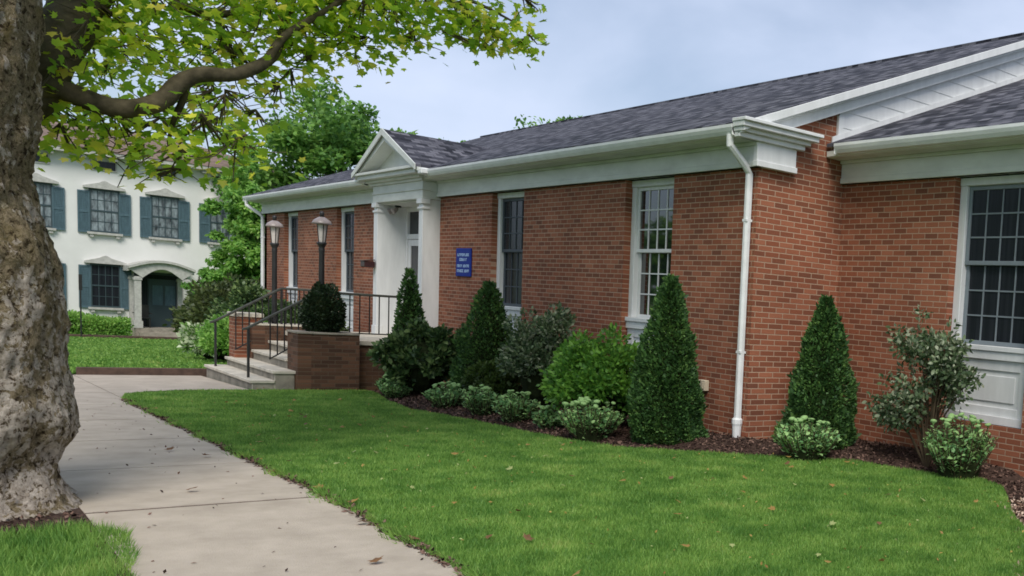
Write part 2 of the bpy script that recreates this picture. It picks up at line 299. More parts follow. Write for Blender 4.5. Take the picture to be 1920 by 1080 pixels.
# ------------------------------------------------------------------ ground
def zg(x):
    if x > -8.3: return 0.
    if x > -28: return (x + 8.3) * .0228
    if x > -60: return -.449 + (x + 28) * .035
    return -1.57
def zgn(x): return np.where(x > -8.3, 0, np.where(x > -28, (x + 8.3) * .0228, np.where(x > -60, -.449 + (x + 28) * .035, -1.57)))
def sheet(name, poly, dz, m, kind='structure', thick=0, label=None):
    bm = bmesh.new(); f = bm.faces.new([bm.verts.new((x, y, 0)) for x, y in poly])
    xs = [p[0] for p in poly]
    for x in (-8.3, -28, -60):
        if min(xs) < x < max(xs):
            bmesh.ops.bisect_plane(bm, geom=bm.verts[:] + bm.edges[:] + bm.faces[:], plane_co=(x, 0, 0), plane_no=(1, 0, 0))
    bmesh.ops.triangulate(bm, faces=bm.faces[:])
    if thick:
        r = bmesh.ops.extrude_face_region(bm, geom=bm.faces[:]); nv = [v for v in r['geom'] if isinstance(v, bmesh.types.BMVert)]; s = set(nv)
        for v in bm.verts: v.co.z = zg(v.co.x) + dz - (0 if v in s else thick)
    else:
        for v in bm.verts: v.co.z = zg(v.co.x) + dz
    bmesh.ops.recalc_face_normals(bm, faces=bm.faces)
    if not thick:
        for ff in bm.faces:
            if ff.normal.z < 0: ff.normal_flip()
    me = bpy.data.meshes.new(name); bm.to_mesh(me); bm.free()
    o = link(name, me, None, (m,))
    if kind: o['kind'] = kind
    return o
G0 = [(-1500, -1500), (1500, -1500), (1500, 1500), (-1500, 1500)]
sheet('ground', G0, -.06, 'turf')
sheet('street', [(-400, -13), (300, -13), (300, -3.4), (-400, -3.4)], -.05, 'asphalt')
BED = [(-19.2, 5.75), (-18.4, 5.72), (-16.97, 5.42), (-15.4, 5.22), (-13.4, 5.42), (-12.2, 5.46), (-11.3, 5.5), (-10.28, 5.72), (-9.06, 6.66), (-8.17, 7.5), (-7.11, 7.71), (-6.6, 7.95), (-6.2, 7.78), (-5.76, 7.32), (-5.3, 6.8), (-5.1, 6.62), (-4.75, 6.3), (-4.35, 6.05), (-3.6, 5.8), (-2.6, 5.6), (-2.0, 5.5), (-2.0, 2.5)]
BX = np.array([p[0] for p in BED if p[0] < -6.5]); BY = np.array([p[1] for p in BED if p[0] < -6.5])
def mound(x, y): return .12 * np.clip((y - np.interp(x, BX, BY, right=8.6)) / .9, 0, 1) * np.clip((-5.2 - np.asarray(x)) / 1.5, 0, 1)
bedo = sheet('mulch_bed', [(-19.2, 5.3)] + BED + [(1, 2.5), (1, 8.7), (-9.7, 8.7), (-9.7, 7.3), (-19.2, 7.3)], -.03, 'mulch')
bm = bmesh.new(); bm.from_mesh(bedo.data)
for k in range(1, 60):
    for co, no in (((0, 4.9 + k * .1, 0), (0, 1, 0)), ((-19.2 + k * .25, 0, 0), (1, 0, 0))): bmesh.ops.bisect_plane(bm, geom=bm.verts[:] + bm.edges[:] + bm.faces[:], plane_co=co, plane_no=no)
for v in bm.verts: v.co.z += float(mound(v.co.x, v.co.y))
bm.to_mesh(bedo.data); bm.free()
WALK_R = 2.24
LAWN = [(-2.0, WALK_R), (-17.6, WALK_R), (-18.4, 2.36), (-18.95, 2.7), (-19.2, 3.2), (-19.25, 4.02), (-19.2, 5.3)] + BED
sheet('front_lawn', LAWN, .0, 'soil')
FAR = [(-23.1, 2.24), (-23.1, 5.2), (-25, 9), (-33, 12), (-46, 14), (-50.2, 12), (-50.2, 2.24)]
sheet('side_lawn', FAR, .02, 'turf')
VERGE = [(-2, -3.2), (-2, .86), (-60, .86), (-60, -3.2)]
sheet('verge', VERGE, -.02, 'soil')
TX_ = -8.95
# sidewalk: slabs with open joints, in one sheet each run
mb = MB(); J = [-2.2, -4.15, -6.2 + .0, -8.3, -10.4, -12.5, -14.6, -16.7, -18.8, -20.9, -23, -25.1, -27.2, -28, -29.3, -31.4, -33.5, -35.6, -38, -41, -44, -47, -50, -53, -56, -59]
J.remove(-6.2)
rr = random.Random(4)
for a, b in zip(J, J[1:]):
    g = .03 if a != -8.3 else .055; dzz = 0
    i = len(mb.v); y0, y1 = .86, WALK_R
    P = [(b + .006, y0), (a - g + .006, y0), (a - g + .006, y1), (b + .006, y1)]
    mb.v += [(x, y, zg(x) - .1) for x, y in P] + [(x, y, zg(x) + .004 + dzz + (.002 * rr.random())) for x, y in P]
    for q in ((3, 2, 1, 0), (4, 5, 6, 7), (0, 1, 5, 4), (1, 2, 6, 5), (2, 3, 7, 6), (3, 0, 4, 7)): mb.f.append(tuple(i + k for k in q)); mb.mi.append(0)
o = mb.build('sidewalk', 'concrete'); o['kind'] = 'structure'
sheet('joint_shade_bed', [(-2, .80), (-2, WALK_R + .03), (-59, WALK_R + .03), (-59, .80)], -.001, 'mulch')  # dark sheet just below the slab tops stands in for joint shadow and dirt
sheet('bare_soil', [(TX_ + 1.25 * math.cos(a), .12 + 1.15 * math.sin(a)) if .12 + 1.15 * math.sin(a) < .84 else (TX_ + 1.25 * math.cos(a), .84) for a in np.linspace(0, 2 * np.pi, 24, endpoint=False)], -.005, 'mulch')
mb = MB()
WK = [(-17.7, WALK_R + .012), (-18.5, 2.37), (-19.05, 2.72), (-19.3, 3.2), (-19.3, 4.08), (-23.0, 4.08), (-23.0, WALK_R + .012)]
o = sheet('entrance_walk', WK, .004, 'concrete', thick=.1)
tag(MB().box(-23.12, -23.02, 2.3, 4.4, -.5, -.20).build('edging_board', 'earth', bevel=.01), 'low brown edging along the far side of the entrance walk', 'edging')

# ------------------------------------------------------------------ grass blades (stuff)
def grass(name, poly, n, seed, h, w, dens=lambda P: np.ones(len(P)), tall=None, dz=0):
    rng = np.random.default_rng(seed); xs = [p[0] for p in poly]; ys = [p[1] for p in poly]
    P = np.column_stack([rng.uniform(min(xs), max(xs), n * 3), rng.uniform(min(ys), max(ys), n * 3)])
    P = P[inpoly(P, poly)]; d = np.hypot(P[:, 0], P[:, 1]); P = P[rng.random(len(P)) < dens(P)][:n]
    d = np.hypot(P[:, 0], P[:, 1]); k = len(P)
    th = rng.uniform(0, 2 * np.pi, k); lean = rng.uniform(.1, .75, k); az = rng.uniform(0, 2 * np.pi, k)
    hh = h * rng.uniform(.5, 1.25, k) * (1 if tall is None else tall(P)); ww = w * (.6 + d / 11)
    clump = .5 + .5 * np.sin(P[:, 0] * 5.1 + 3 * np.sin(P[:, 1] * 2.3)) * np.sin(P[:, 1] * 4.3 + 2 * np.sin(P[:, 0] * 1.9)); hh *= .75 + .4 * clump
    b = np.column_stack([P, zgn(P[:, 0]) + dz]); c = np.column_stack([np.cos(th), np.sin(th), 0 * th]) * (ww / 2)[:, None]
    tip = b + np.column_stack([np.cos(az) * lean * hh, np.sin(az) * lean * hh, hh])
    V = np.stack([b - c, b + c, tip], 1).reshape(-1, 3); T = np.arange(3 * k).reshape(-1, 3)
    o = tri_mesh(name, V, T, 'grass'); o['kind'] = 'stuff'; return o
def soften(poly, a=.05):
    return poly
grass('lawn_grass', [(-2.0, WALK_R - .015), (-17.6, WALK_R - .015)] + LAWN[2:], 380000, 3, .033, .006, lambda P: np.clip(6.5 / np.hypot(P[:, 0], P[:, 1]), .25, 1) ** 1.2)
grass('side_lawn_grass', FAR, 60000, 5, .07, .03, lambda P: np.clip((P[:, 0] + 60) / 30, .2, 1), dz=.02)
PATCH = [(-7.85, .45), (-7.95, .80), (-7.6, .98), (-6.9, .93), (-6.6, .86), (-4.5, .84), (-3.5, .82), (-3.5, -.8), (-8.2, -.8), (-8.3, .2)]
grass('verge_grass', PATCH, 60000, 7, .075, .007, dz=-.02)
grass('verge_grass', [(-10.3, -3), (-10.3, .86), (-40, .86), (-40, -3)], 60000, 8, .06, .015, dz=-.02)
# ragged tufts that lean over the edge of the sidewalk
rng = np.random.default_rng(12); k = 9000; ex = rng.uniform(-17.6, -3.5, k); hh = .05 + .03 * np.sin(ex * 3.1) * np.sin(ex * 7.7)
P = np.column_stack([ex, WALK_R + .02 - rng.exponential(.012, k) * (1 + np.sin(ex * 4.4)), zgn(ex) + .0])
D = np.column_stack([rng.normal(0, .3, k), rng.normal(-.5, .3, k), np.full(k, .8)])
leaves('edge_grass', P, D, hh, t_blade(.16), 'grass', rng=rng, jitter=.3)['kind'] = 'stuff'
# mulch chips
def chips(name, poly, n, seed, size, m='chip', dz=-.025):
    rng = np.random.default_rng(seed); xs = [p[0] for p in poly]; ys = [p[1] for p in poly]
    P = np.column_stack([rng.uniform(min(xs), max(xs), n * 3), rng.uniform(min(ys), max(ys), n * 3)]); P = P[inpoly(P, poly)][:n]
    P = np.column_stack([P, zgn(P[:, 0]) + dz + (mound(P[:, 0], P[:, 1]) if name == 'mulch_chips' else 0)]); D = np.column_stack([rng.normal(0, 1, (len(P), 2)), rng.uniform(0, .4, len(P))])
    o = leaves(name, P, D, size, T_DIAMOND, m, rng=rng, up=(0, 0, 1)); o['kind'] = 'stuff'
chips('mulch_chips', [(-19.2, 5.7)] + BED + [(-2.5, 2.5), (-2.5, 8.5), (-9.7, 8.5), (-9.7, 7.2), (-19.2, 7.2)], 30000, 9, .045)
chips('edge_litter', [(-17.4, WALK_R - .05), (-3.5, WALK_R - .05), (-3.5, WALK_R + .03), (-17.4, WALK_R + .03)], 2600, 19, .035, dz=.012)
chips('root_litter', [(-10.3, -1.2), (-7.7, -1.2), (-7.85, .84), (-10.3, .84)], 3000, 33, .035, dz=.0)
chips('walk_debris', [(-18, .95), (-4, .95), (-4, WALK_R), (-18, WALK_R)], 160, 35, .025, dz=.008)
chips('lawn_litter', LAWN, 420, 36, .028, 'dead', dz=.03)
chips('lawn_litter', LAWN, 260, 37, .024, 'deadg', dz=.03)
M['gravel'] = mat('pale_wood_chips', (.55, .42, .33), .9, .2, col2=(.2, .12, .08), vscale=9, island=1.0)
chips('wood_chips', [(-5.9, 7.3), (-5.2, 6.6), (-4.46, 5.87), (-3.5, 4.5), (-2.5, 4.5), (-2.5, 7.5), (-5, 8)], 9000, 10, .04, 'gravel', dz=-.015)

# ------------------------------------------------------------------ main brick building
Y0 = 7.19; XR = -9.85; XL = -32.36; YW = 8.55; BT = 3.35; PX = -21.14
bld = empty('brick_building', 'long single-storey red brick building with white columned entrance and grey shingle roof', 'building')
WX = [-12.335, -16.85, -25.43, -29.82]; HW = .625; ZB = .52
RK = .437; EY = 6.85; EZ = 3.80; RY = 13.1; RZ = EZ + RK * (RY - EY)
def roofz(y): return EZ + RK * (y - EY)
def wallx(mb, x0, x1, opens, yf, zt, z0=-.9, th=.24):
    """brick wall facing -Y between x0 and x1 with openings [(xa,xb,za)] open up to zt"""
    x = x0
    for xa, xb, za in sorted(opens):
        mb.box(x, xa, yf, yf + th, z0, zt); mb.box(xa, xb, yf, yf + th, z0, za); x = xb
    mb.box(x, x1, yf, yf + th, z0, zt)
mb = MB(); ops = [(x - HW, x + HW, ZB) for x in WX]
wallx(mb, XL, PX - 1.34, [q for q in ops if q[0] < PX], Y0, BT)
wallx(mb, PX + 1.34, XR - .001, [q for q in ops if q[0] > PX], Y0, BT)
mb.box(PX - 1.34, PX + 1.34, Y0 + .01, Y0 + .24, -.9, .55)
mb.build('front_wall', 'brick_x', bld)
MB().prism([(Y0 + .002, -.5), (8.62, -.5), (8.62, 3.9), (8.40, 3.98), (8.40, 4.30), (7.19 + .002, 3.77)], 'x', XR - .2, XR).build('side_wall', 'brick_y', bld)
mb = MB(); mb.prism([(Y0, -.9), (2 * RY - Y0, -.9), (2 * RY - Y0, roofz(Y0) - .12), (RY, RZ - .12), (Y0, roofz(Y0) - .12)], 'x', XL, XL + .2)
mb.box(XL, XR, 2 * RY - Y0 - .2, 2 * RY - Y0, -.9, 3.7); mb.build('back_walls', 'brick_y', bld)
# wing
ww = [(-7.87, -6.62, ZB)]
mb = MB(); wallx(mb, XR + .001, 3, ww, YW, BT); mb.build('wing_wall', 'brick_x', bld)

def window(xc, yf, z0, zt, rows=3, cols=4, bar='white', gl='glass', sash='white', name='window', trim='white'):
    """tall double-hung window over a white panel, set back in the brick opening"""
    x0, x1 = xc - HW, xc + HW; yb = yf + .10
    f = MB()
    f.box(x0, x0 + .11, yb, yb + .14, z0 + .9, zt - .09); f.box(x1 - .11, x1, yb, yb + .14, z0 + .9, zt - .09); f.box(x0, x1, yb - .012, yb + .14, zt - .09, zt)
    f.box(x0 + .005, x1 - .005, yb - .05, yb + .14, z0 + .84, z0 + .9); f.box(x0 + .003, x1 - .003, yb - .03, yb + .14, z0 + .74, z0 + .84)
    w = f.build('window', trim, bld, bevel=.006)
    zs = z0 + .9; zm = 2.37; ztop = zt - .09; a, b = x0 + .11, x1 - .11
    def sashmb(za, zb, y):
        s = MB(); t = .05
        s.box(a, a + t, y, y + .035, za, zb); s.box(b - t, b, y, y + .035, za, zb); s.box(a + t, b - t, y + .001, y + .034, za, za + t); s.box(a + t, b - t, y + .001, y + .034, zb - t, zb)
        return s.build('sash', sash, w, bevel=.004)
    s1 = sashmb(zs, zm + .025, yb + .075); s2 = sashmb(zm - .025, ztop, yb + .035)
    for za, zb, y in ((zs + .05, zm - .025, yb + .085), (zm + .025, ztop - .05, yb + .045)):
        g = MB(); xa, xb = a + .05, b - .05
        for i in range(1, cols): x = xa + (xb - xa) * i / cols; g.box(x - .009, x + .009, y + .001, y + .018, za, zb)
        for j in range(1, rows): z = za + (zb - za) * j / rows; g.box(xa, xb, y, y + .016, z - .009, z + .009)
        g.build('muntin_grid', bar, w)
        MB().box(xa, xb, y + .012, y + .015, za, zb).build('pane', gl, w)
    p = MB(); p.box(x0, x1, yb + .02, yb + .14, z0 + .10, z0 + .74)
    p.box(x0, x1, yb - .03, yb + .14, z0 + .0, z0 + .10); p.box(x0 - .0, x1, yb - .06, yb + .14, z0 - .035, z0 + .0)
    for (u0, u1, v0, v1) in ((x0, x0 + .16, z0 + .1, z0 + .74), (x1 - .16, x1, z0 + .1, z0 + .74), (x0 + .16, x1 - .16, z0 + .1, z0 + .2), (x0 + .16, x1 - .16, z0 + .62, z0 + .74)):
        p.box(u0, u1, yb + .002, yb + .02, v0, v1)
    p.box(x0 + .22, x1 - .22, yb + .006, yb + .02, z0 + .26, z0 + .56)
    p.build('lower_panel', trim, w, bevel=.004)
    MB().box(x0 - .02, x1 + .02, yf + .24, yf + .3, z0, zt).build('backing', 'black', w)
    return w
window(WX[0], Y0, ZB, BT)
window(WX[1], Y0, ZB, BT, bar='screen', gl='glass2', sash='screen')
window(WX[2], Y0, ZB, BT, bar='screen', gl='glass2', sash='screen')
window(WX[3], Y0, ZB, BT, bar='screen', gl='glass2', sash='screen')
window(-7.245, YW, ZB, BT, bar='grey', gl='glass2', sash='grey')

# roofs
def slab_roof(mb, x0, x1, ya, za, yb, zb, th=.07):
    mb.prism([(ya, za), (yb, zb), (yb, zb - th), (ya, za - th)], 'x', x0, x1)
mb = MB(); slab_roof(mb, XL - .35, XR + .199, EY - .03, roofz(EY - .03) + .03, RY, RZ + .03, th=.035); slab_roof(mb, XL - .35, XR + .199, 2 * RY - EY, EZ + .03, RY + .001, RZ + .03, th=.035)
mb.box(XL - .35, XR + .198, RY - .07, RY + .07, RZ - .0, RZ + .045)
roof = mb.build('roof', 'shingle', bld)
WRK = lambda y: 3.80 + .437 * (y - 8.18)
mb = MB(); slab_roof(mb, XR + .03, 3, 8.20, WRK(8.20), 12.6, WRK(12.6), th=.04); mb.build('wing_roof', 'shingle', bld)
PRZ = 4.62; PHW = 1.72
mb = MB()
for s in (-1, 1):
    mb.prism([(PX, PRZ), (PX + s * PHW, PRZ - PHW * RK), (PX + s * PHW, PRZ - PHW * RK - .05), (PX, PRZ - .05)], 'y', 6.60, 9.0)
mb.build('portico_roof', 'shingle_s', bld)
# pediment
mb = MB(); b0 = PRZ - PHW * RK - .02
mb.prism([(PX - PHW + .1, b0), (PX + PHW - .1, b0), (PX, PRZ - .08)], 'y', 6.90, 7.1); mb.build('pediment', 'cream', bld)
mb = MB()
for s in (-1, 1):
    mb.prism([(PX, PRZ - .052), (PX + s * (PHW + .02), PRZ - .052 - (PHW + .02) * RK), (PX + s * (PHW + .02), PRZ - .20 - (PHW + .02) * RK + .09), (PX, PRZ - .22)], 'y', 6.63, 6.899)
for s in (-1, 1):
    e_ = PHW + .04; mb.prism([(PX, PRZ + .012), (PX + s * e_, PRZ + .012 - e_ * RK), (PX + s * e_, PRZ - .09 - e_ * RK), (PX, PRZ - .11)], 'y', 6.575, 6.598)
mb.build('raking_cornice', 'cream', bld)
mb = MB()
mb.box(PX - 1.36, PX + 1.36, 6.86, 7.20, 3.292, 3.62); mb.box(PX - 1.39, PX + 1.39, 6.84, 7.06, 3.45, 3.47)
for i, (d, z0, z1) in enumerate(((.06, 3.62, 3.67), (.13, 3.67, 3.72), (.24, 3.72, 3.80), (.29, 3.80, 3.85))): mb.box(PX - 1.36 - d, PX + 1.36 + d, 6.88 - d, 7.19, z0, z1)
mb.build('portico_entablature', 'cream', bld, bevel=.006)
for s in (-1, 1):
    xo = PX + s * 1.34; xi = xo - s * .2
    mb = MB(); mb.box(xo, xi, 6.88, 7.50, .62, 3.29)
    mb.box(xo + s * .02, xi - s * .012, 6.86, 7.0, .62, .80); mb.box(xo + s * .02, xi - s * .02, 6.855, 7.0, 3.10, 3.14); mb.box(xo + s * .035, xi - s * .02, 6.84, 7.0, 3.2, 3.289)
    mb.box(xo + s * .004, xo - s * .05, 6.876, 6.9, .8, 3.1)
    mb.build('column', 'white', bld, bevel=.005)
mb = MB(); mb.box(PX - 1.14, PX + 1.14, 7.5, 7.56, 3.18, 3.3); mb.box(PX - 1.14, PX + 1.14, 6.95, 7.5, 3.27, 3.288); mb.build('portico_ceiling', 'cream', bld)
d = MB()
d.box(PX - 1.14, PX - 1.06, 7.42, 7.5, .62, 3.27); d.box(PX + 1.06, PX + 1.14, 7.42, 7.5, .62, 3.27); d.box(PX - 1.06, PX + 1.06, 7.425, 7.5, 2.62, 2.72); d.box(PX - 1.06, PX + 1.06, 7.425, 7.5, 3.18, 3.27)
door = d.build('door_frame', 'white', bld, bevel=.004)
MB().box(PX - 1.06, PX + 1.06, 7.47, 7.49, 2.72, 3.18).build('transom_pane', 'glass2', door)
for s in (-1, 1):
    dd = MB(); a, b = PX + s * .01, PX + s * 1.05; lo, hi = min(a, b), max(a, b)
    dd.box(lo, lo + .13, 7.44, 7.49, .64, 2.61); dd.box(hi - .13, hi, 7.44, 7.49, .64, 2.61); dd.box(lo + .13, hi - .13, 7.442, 7.488, .64, 1.0); dd.box(lo + .13, hi - .13, 7.442, 7.488, 2.48, 2.61)
    leafd = dd.build('door', 'white', bld, bevel=.004)
    MB().box(lo + .13, hi - .13, 7.46, 7.47, 1.0, 2.48).build('door_pane', 'glass2', leafd)
    MB().tube([(PX + s * .07, 7.40, 1.5), (PX + s * .07, 7.40, 1.8)], .012).build('handle', 'alu', leafd)
# fascia, cornice and gutters along the eaves
def eave(x0, x1, yw, name='fascia', zb=BT, ends=True):
    f = MB(); f.box(x0, x1, yw - .07, yw + .02, zb, 3.60); f.box(x0, x1, yw - .085, yw, zb, zb + .07); f.box(x0, x1, yw - .10, yw, 3.60, 3.64)
    f.build('fascia', 'cream', bld, bevel=.004)
    f = MB(); f.prism([(yw - .33, 3.655), (yw - .30, 3.64), (yw - .1, 3.64), (yw - .1, 3.70), (yw - .33, 3.72)], 'x', x0, x1); f.build('soffit', 'cream', bld)
def gutter(x0, x1, yw):
    y = yw - .33
    g = MB(); g.prism([(y, 3.66), (y - .06, 3.67), (y - .085, 3.71), (y - .10, 3.75), (y - .10, 3.785), (y - .088, 3.785), (y - .088, 3.755), (y - .05, 3.69), (y, 3.69)], 'x', x0, x1)
    g.prism([(y - .09, 3.776), (y - .09, 3.662), (y, 3.655), (y, 3.776)], 'x', x0, x0 + .004); g.prism([(y - .09, 3.776), (y - .09, 3.662), (y, 3.655), (y, 3.776)], 'x', x1 - .004, x1)
    g.box(x0, x1, y, y + .012, 3.66, 3.80)
    g.build('gutter', 'alu', bld)
eave(XL - .03, PX - 1.37, Y0); eave(PX + 1.37, XR + .07, Y0); gutter(XL - .4, PX - 1.68, Y0); gutter(PX + 1.68, XR + .02, Y0)
eave(XR + .02, 3, YW); gutter(XR + .26, 3, YW)
# portico side returns: gutter end caps
for s in (-1, 1): MB().box(PX + s * 1.655, PX + s * 1.86, 6.66, 6.84, 3.69, 3.80).build('cornice_cap', 'alu', bld, bevel=.02)
# gable end: rake board, crown, cornice return, siding
mb = MB()
def rk(y, d): return roofz(y) - d
mb.prism([(EY - .02, rk(EY, .05)), (RY, rk(RY, .045)), (2 * RY - EY, EZ - .045), (2 * RY - EY, EZ - .24), (RY, rk(RY, .24)), (7.35, rk(7.35, .24)), (EY + .15, rk(EY + .15, .2))], 'x', XR + .002, XR + .10)
mb.prism([(EY - .05, rk(EY - .05, .042)), (RY, rk(RY, .042)), (RY, rk(RY, .13)), (EY - .05, rk(EY - .05, .10))], 'x', XR + .10, XR + .17)
mb.prism([(EY - .06, rk(EY - .06, -.026)), (RY, rk(RY, -.026)), (RY, rk(RY, .085)), (EY - .06, rk(EY - .06, .075))], 'x', XR + .2, XR + .225)
mb.prism([(EY - .06, rk(EY - .06, .041)), (RY, rk(RY, .041)), (RY, rk(RY, .085)), (EY - .06, rk(EY - .06, .075))], 'x', XR + .17, XR + .2)
mb.build('rake_board', 'white', bld, bevel=.004)
MB().prism([(EY - .05, roofz(EY - .05) - .04), (RY, RZ - .04), (RY, RZ - .10), (EY - .05, roofz(EY - .05) - .1)], 'x', XL - .3, XL - .05).build('rake_board', 'white', bld)
mb = MB(); ye = 7.96
mb.box(XR + .002, XR + .08, 7.10, 7.69, BT + .03, 3.64); mb.box(XR + .002, XR + .10, 7.09, 7.70, BT + .0, BT + .07)
for d_, z0, z1 in ((.13, 3.64, 3.70), (.18, 3.70, 3.75), (.25, 3.75, 3.81), (.29, 3.81, 3.85)): mb.box(XR + .022, XR + d_, 6.80 - (d_ - .13) * .25, 7.75 + (d_ - .1), z0, z1)
mb.build('cornice_return', 'white', bld, bevel=.006)
mb = MB(); z = 3.86
while z < 6.35:
    z1 = z + .205
    def yr(q): return max(8.40, 7.5 + (q - 3.9) / .437)
    def yw_(q): return 8.30 + (q - 3.80) / .437
    a, b, c, d2 = yr(z), yw_(z), yw_(z1), yr(z1)
    if a < b: 
        P0 = [(XR + .024, a, z), (XR + .024, b, z), (XR + .015, c, z1 + .004), (XR + .015, d2, z1 + .004)]
        mb.quad(*P0); mb.quad((XR + .004, a, z), (XR + .004, b, z), (XR + .024, b, z), (XR + .024, a, z))
    z = z1
mb.box(XR + .002, XR + .045, 8.37, 8.45, 3.9, 4.20)
mb.prism([(8.28, WRK(8.28) + .002), (12.5, WRK(12.5) + .002), (12.5, WRK(12.5) + .07), (8.28, WRK(8.28) + .07)], 'x', XR + .028, XR + .05)
mb.build('gable_siding', 'white', bld)
MB().prism([(8.45, 3.8), (RY, WRK(RY) - .1), (RY, RZ - .15), (8.45, 4.25)], 'x', XR - .15, XR + .003).build('gable_wall', 'white', bld)
# downspouts
def downspout(x, yw, z0, xg, s=1):
    m_ = MB(); w = .036
    def seg(p, q):
        a = Vector(p); b = Vector(q); m_.tube([a, b], w * 1.3, 4)
    pts = [(xg, yw - .37, 3.68), (xg, yw - .37, 3.56), (xg + (x - xg) * .75, yw - .13, 3.36), (x, yw - .055, 3.27), (x, yw - .055, z0 + .26)]
    m_.tube(pts, .046, 8)
    m_.box(x - .042, x + .042, yw - .10, yw - .012, 1.1, 1.13); m_.box(x - .042, x + .042, yw - .10, yw - .012, 2.7, 2.73)
    m_.lathe(x, yw - .06, [(.05, z0 + .30), (.066, z0 + .28), (.066, z0 + .23), (.058, z0 + .2), (.05, z0 + .04), (.045, z0 - .05)][::-1], 12)
    return m_.build('downspout', 'alu', bld, smooth=False)
downspout(-9.955, Y0, 0, -9.93); downspout(XL + .02, Y0, zg(XL), XL - .25)
# twin floodlight under the portico ceiling
fl = MB(); fl.lathe(PX - .95, 7.2, [(.06, 3.235), (.06, 3.27)], 12); fl.build('floodlight_base', 'black', bld)
for dx in (-.11, .10):
    f = MB(); p0 = Vector((PX - .95 + dx, 7.16, 3.19)); dirn = Vector((dx * 1.5, -.8, -.45)).normalized(); f.tube([Vector((PX - .95, 7.2, 3.24)), p0], .015, 6); f.tube([p0, p0 + dirn * .03, p0 + dirn * .11, p0 + dirn * .115], [.02, .035, .06, .05], 12)
    f.build('floodlight', 'copper', bld, smooth=True)
# electrical box
t_ = MB(); t_.box(-10.83, -10.68, Y0 - .07, Y0, .56, .70); t_.box(-10.80, -10.71, Y0 - .078, Y0 - .07, .585, .675)
tag(t_.build('outlet_box', 'beige', bevel=.008), 'small beige outdoor outlet box low on the brick near the downspout', 'outlet box')
# blue wall sign
sg = empty('wall_sign', 'blue notice sign with pale lettering on the brick wall beside the entrance', 'sign')
MB().box(-18.93, -18.27, Y0 - .03, Y0 - .004, 1.89, 2.40).build('panel', 'blue', sg, bevel=.006)
rr = random.Random(2)
def words(mb, xc, z, h, total, ws):
    """rows of small unreadable strokes like lettering seen from afar"""
    tot = sum(ws) + len(ws) - 1; u = total / tot; x = xc - total / 2
    for w_ in ws:
        for k in range(w_):
            mb.box(x + k * u + u * .1, x + k * u + u * .35, Y0 - .033, Y0 - .030, z, z + h)
            if rr.random() < .7: mb.box(x + k * u + u * .35, x + k * u + u * .85, Y0 - .0328, Y0 - .030, z + h * .78, z + h)
            if rr.random() < .7: mb.box(x + k * u + u * .35, x + k * u + u * .8, Y0 - .0328, Y0 - .030, z + h * .4, z + h * .6)
            if rr.random() < .6: mb.box(x + k * u + u * .35, x + k * u + u * .85, Y0 - .0328, Y0 - .030, z, z + h * .22)
        x += (w_ + 1) * u
for z_, h_, w_, ws_ in ((2.255, .05, .52, (8,)), (2.17, .05, .34, (7,)), (2.055, .05, .54, (5, 6)), (1.965, .05, .54, (7, 5))):
    lt = MB(); words(lt, -18.6, z_, h_, w_, ws_); lt.build('lettering', 'sign_white', sg)
# maroon mailbox on the left column
mbx = empty('mailbox', 'small dark maroon mailbox on the left portico column', 'mailbox')
t_ = MB(); t_.box(-22.56, -22.30, 6.66, 6.855, 1.975, 2.10); t_.build('box', 'maroon', mbx, bevel=.015)
MB().prism([(6.64, 2.105), (6.85, 2.14), (6.85, 2.125), (6.64, 2.09)], 'x', -22.57, -22.29).build('lid', 'maroon', mbx)

# ------------------------------------------------------------------ entrance steps, planters, rails, lamps
PZ = .62; SX0, SX1 = -22.85, -19.42
st = empty('entrance_steps', 'pale stone steps and landing leading up to the white portico', 'steps')
for i, (ya, yb, zt, xa, xb) in enumerate(((4.12, 4.44, -.10, SX0, SX1), (4.44, 4.75, .06, SX0 + .0, SX1), (4.75, 5.02, .24, -22.3, -19.92), (5.02, 5.3, .42, -22.3, -19.92))):
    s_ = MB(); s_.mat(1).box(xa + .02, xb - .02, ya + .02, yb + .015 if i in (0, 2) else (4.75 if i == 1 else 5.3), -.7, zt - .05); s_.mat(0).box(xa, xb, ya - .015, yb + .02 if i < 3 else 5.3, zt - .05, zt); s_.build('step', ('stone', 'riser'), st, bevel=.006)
s_ = MB(); s_.mat(1).box(SX0, SX1 - .04, 5.72, 7.19, -.7, PZ - .085); s_.box(-22.3, -19.92, 5.3, 5.72, -.7, PZ - .085); s_.mat(0).box(SX0 - .05, SX1, 5.72, 7.42, PZ - .085, PZ); s_.box(-22.3, -19.92, 5.285, 5.72, PZ - .085, PZ - .001)
s_.build('landing', ('stone', 'brickd_y'), st, bevel=.006)
def planter(x0, x1, zt, label, cap, bm_=('brick_x', 'brick_y')):
    e = empty('brick_planter', label, 'planter', 'brick planters beside the entrance steps')
    m_ = MB(); y0, y1, t = 4.76, 5.70, .2
    m_.mat(0).box(x0, x1, y0, y0 + t, -.7, zt); m_.mat(1).box(x0 + .001, x0 + t, y0 + t, y1, -.7, zt); m_.box(x1 - t, x1 - .001, y0 + t, y1, -.7, zt); m_.mat(0).box(x0 + t, x1 - t, y1 - .1, y1 - .001, -.7, zt)
    m_.build('wall', bm_, e)
    MB().box(x0 + t, x1 - t, y0 + t, y1 - .1, zt - .3, zt - .08).build('soil', 'mulch', e)
    c = MB(); c.box(x0 - .015, x1 + .015, y0 - .015, y0 + t + .01, zt, zt + .035); c.box(x0 - .015, x0 + t, y0 + t + .01, y1, zt, zt + .035); c.box(x1 - t, x1 + .015, y0 + t + .01, y1, zt, zt + .035); c.build('coping', cap, e, bevel=.006)
    return e
planter(-19.93, -19.30, .71, 'brown brick planter holding the round clipped shrub beside the steps', 'riser', ('brickd_x', 'brickd_y'))
planter(-22.95, -22.31, .70, 'brick planter with pale coping on the far side of the steps', 'stone', ('brickd_x', 'brickd_y'))
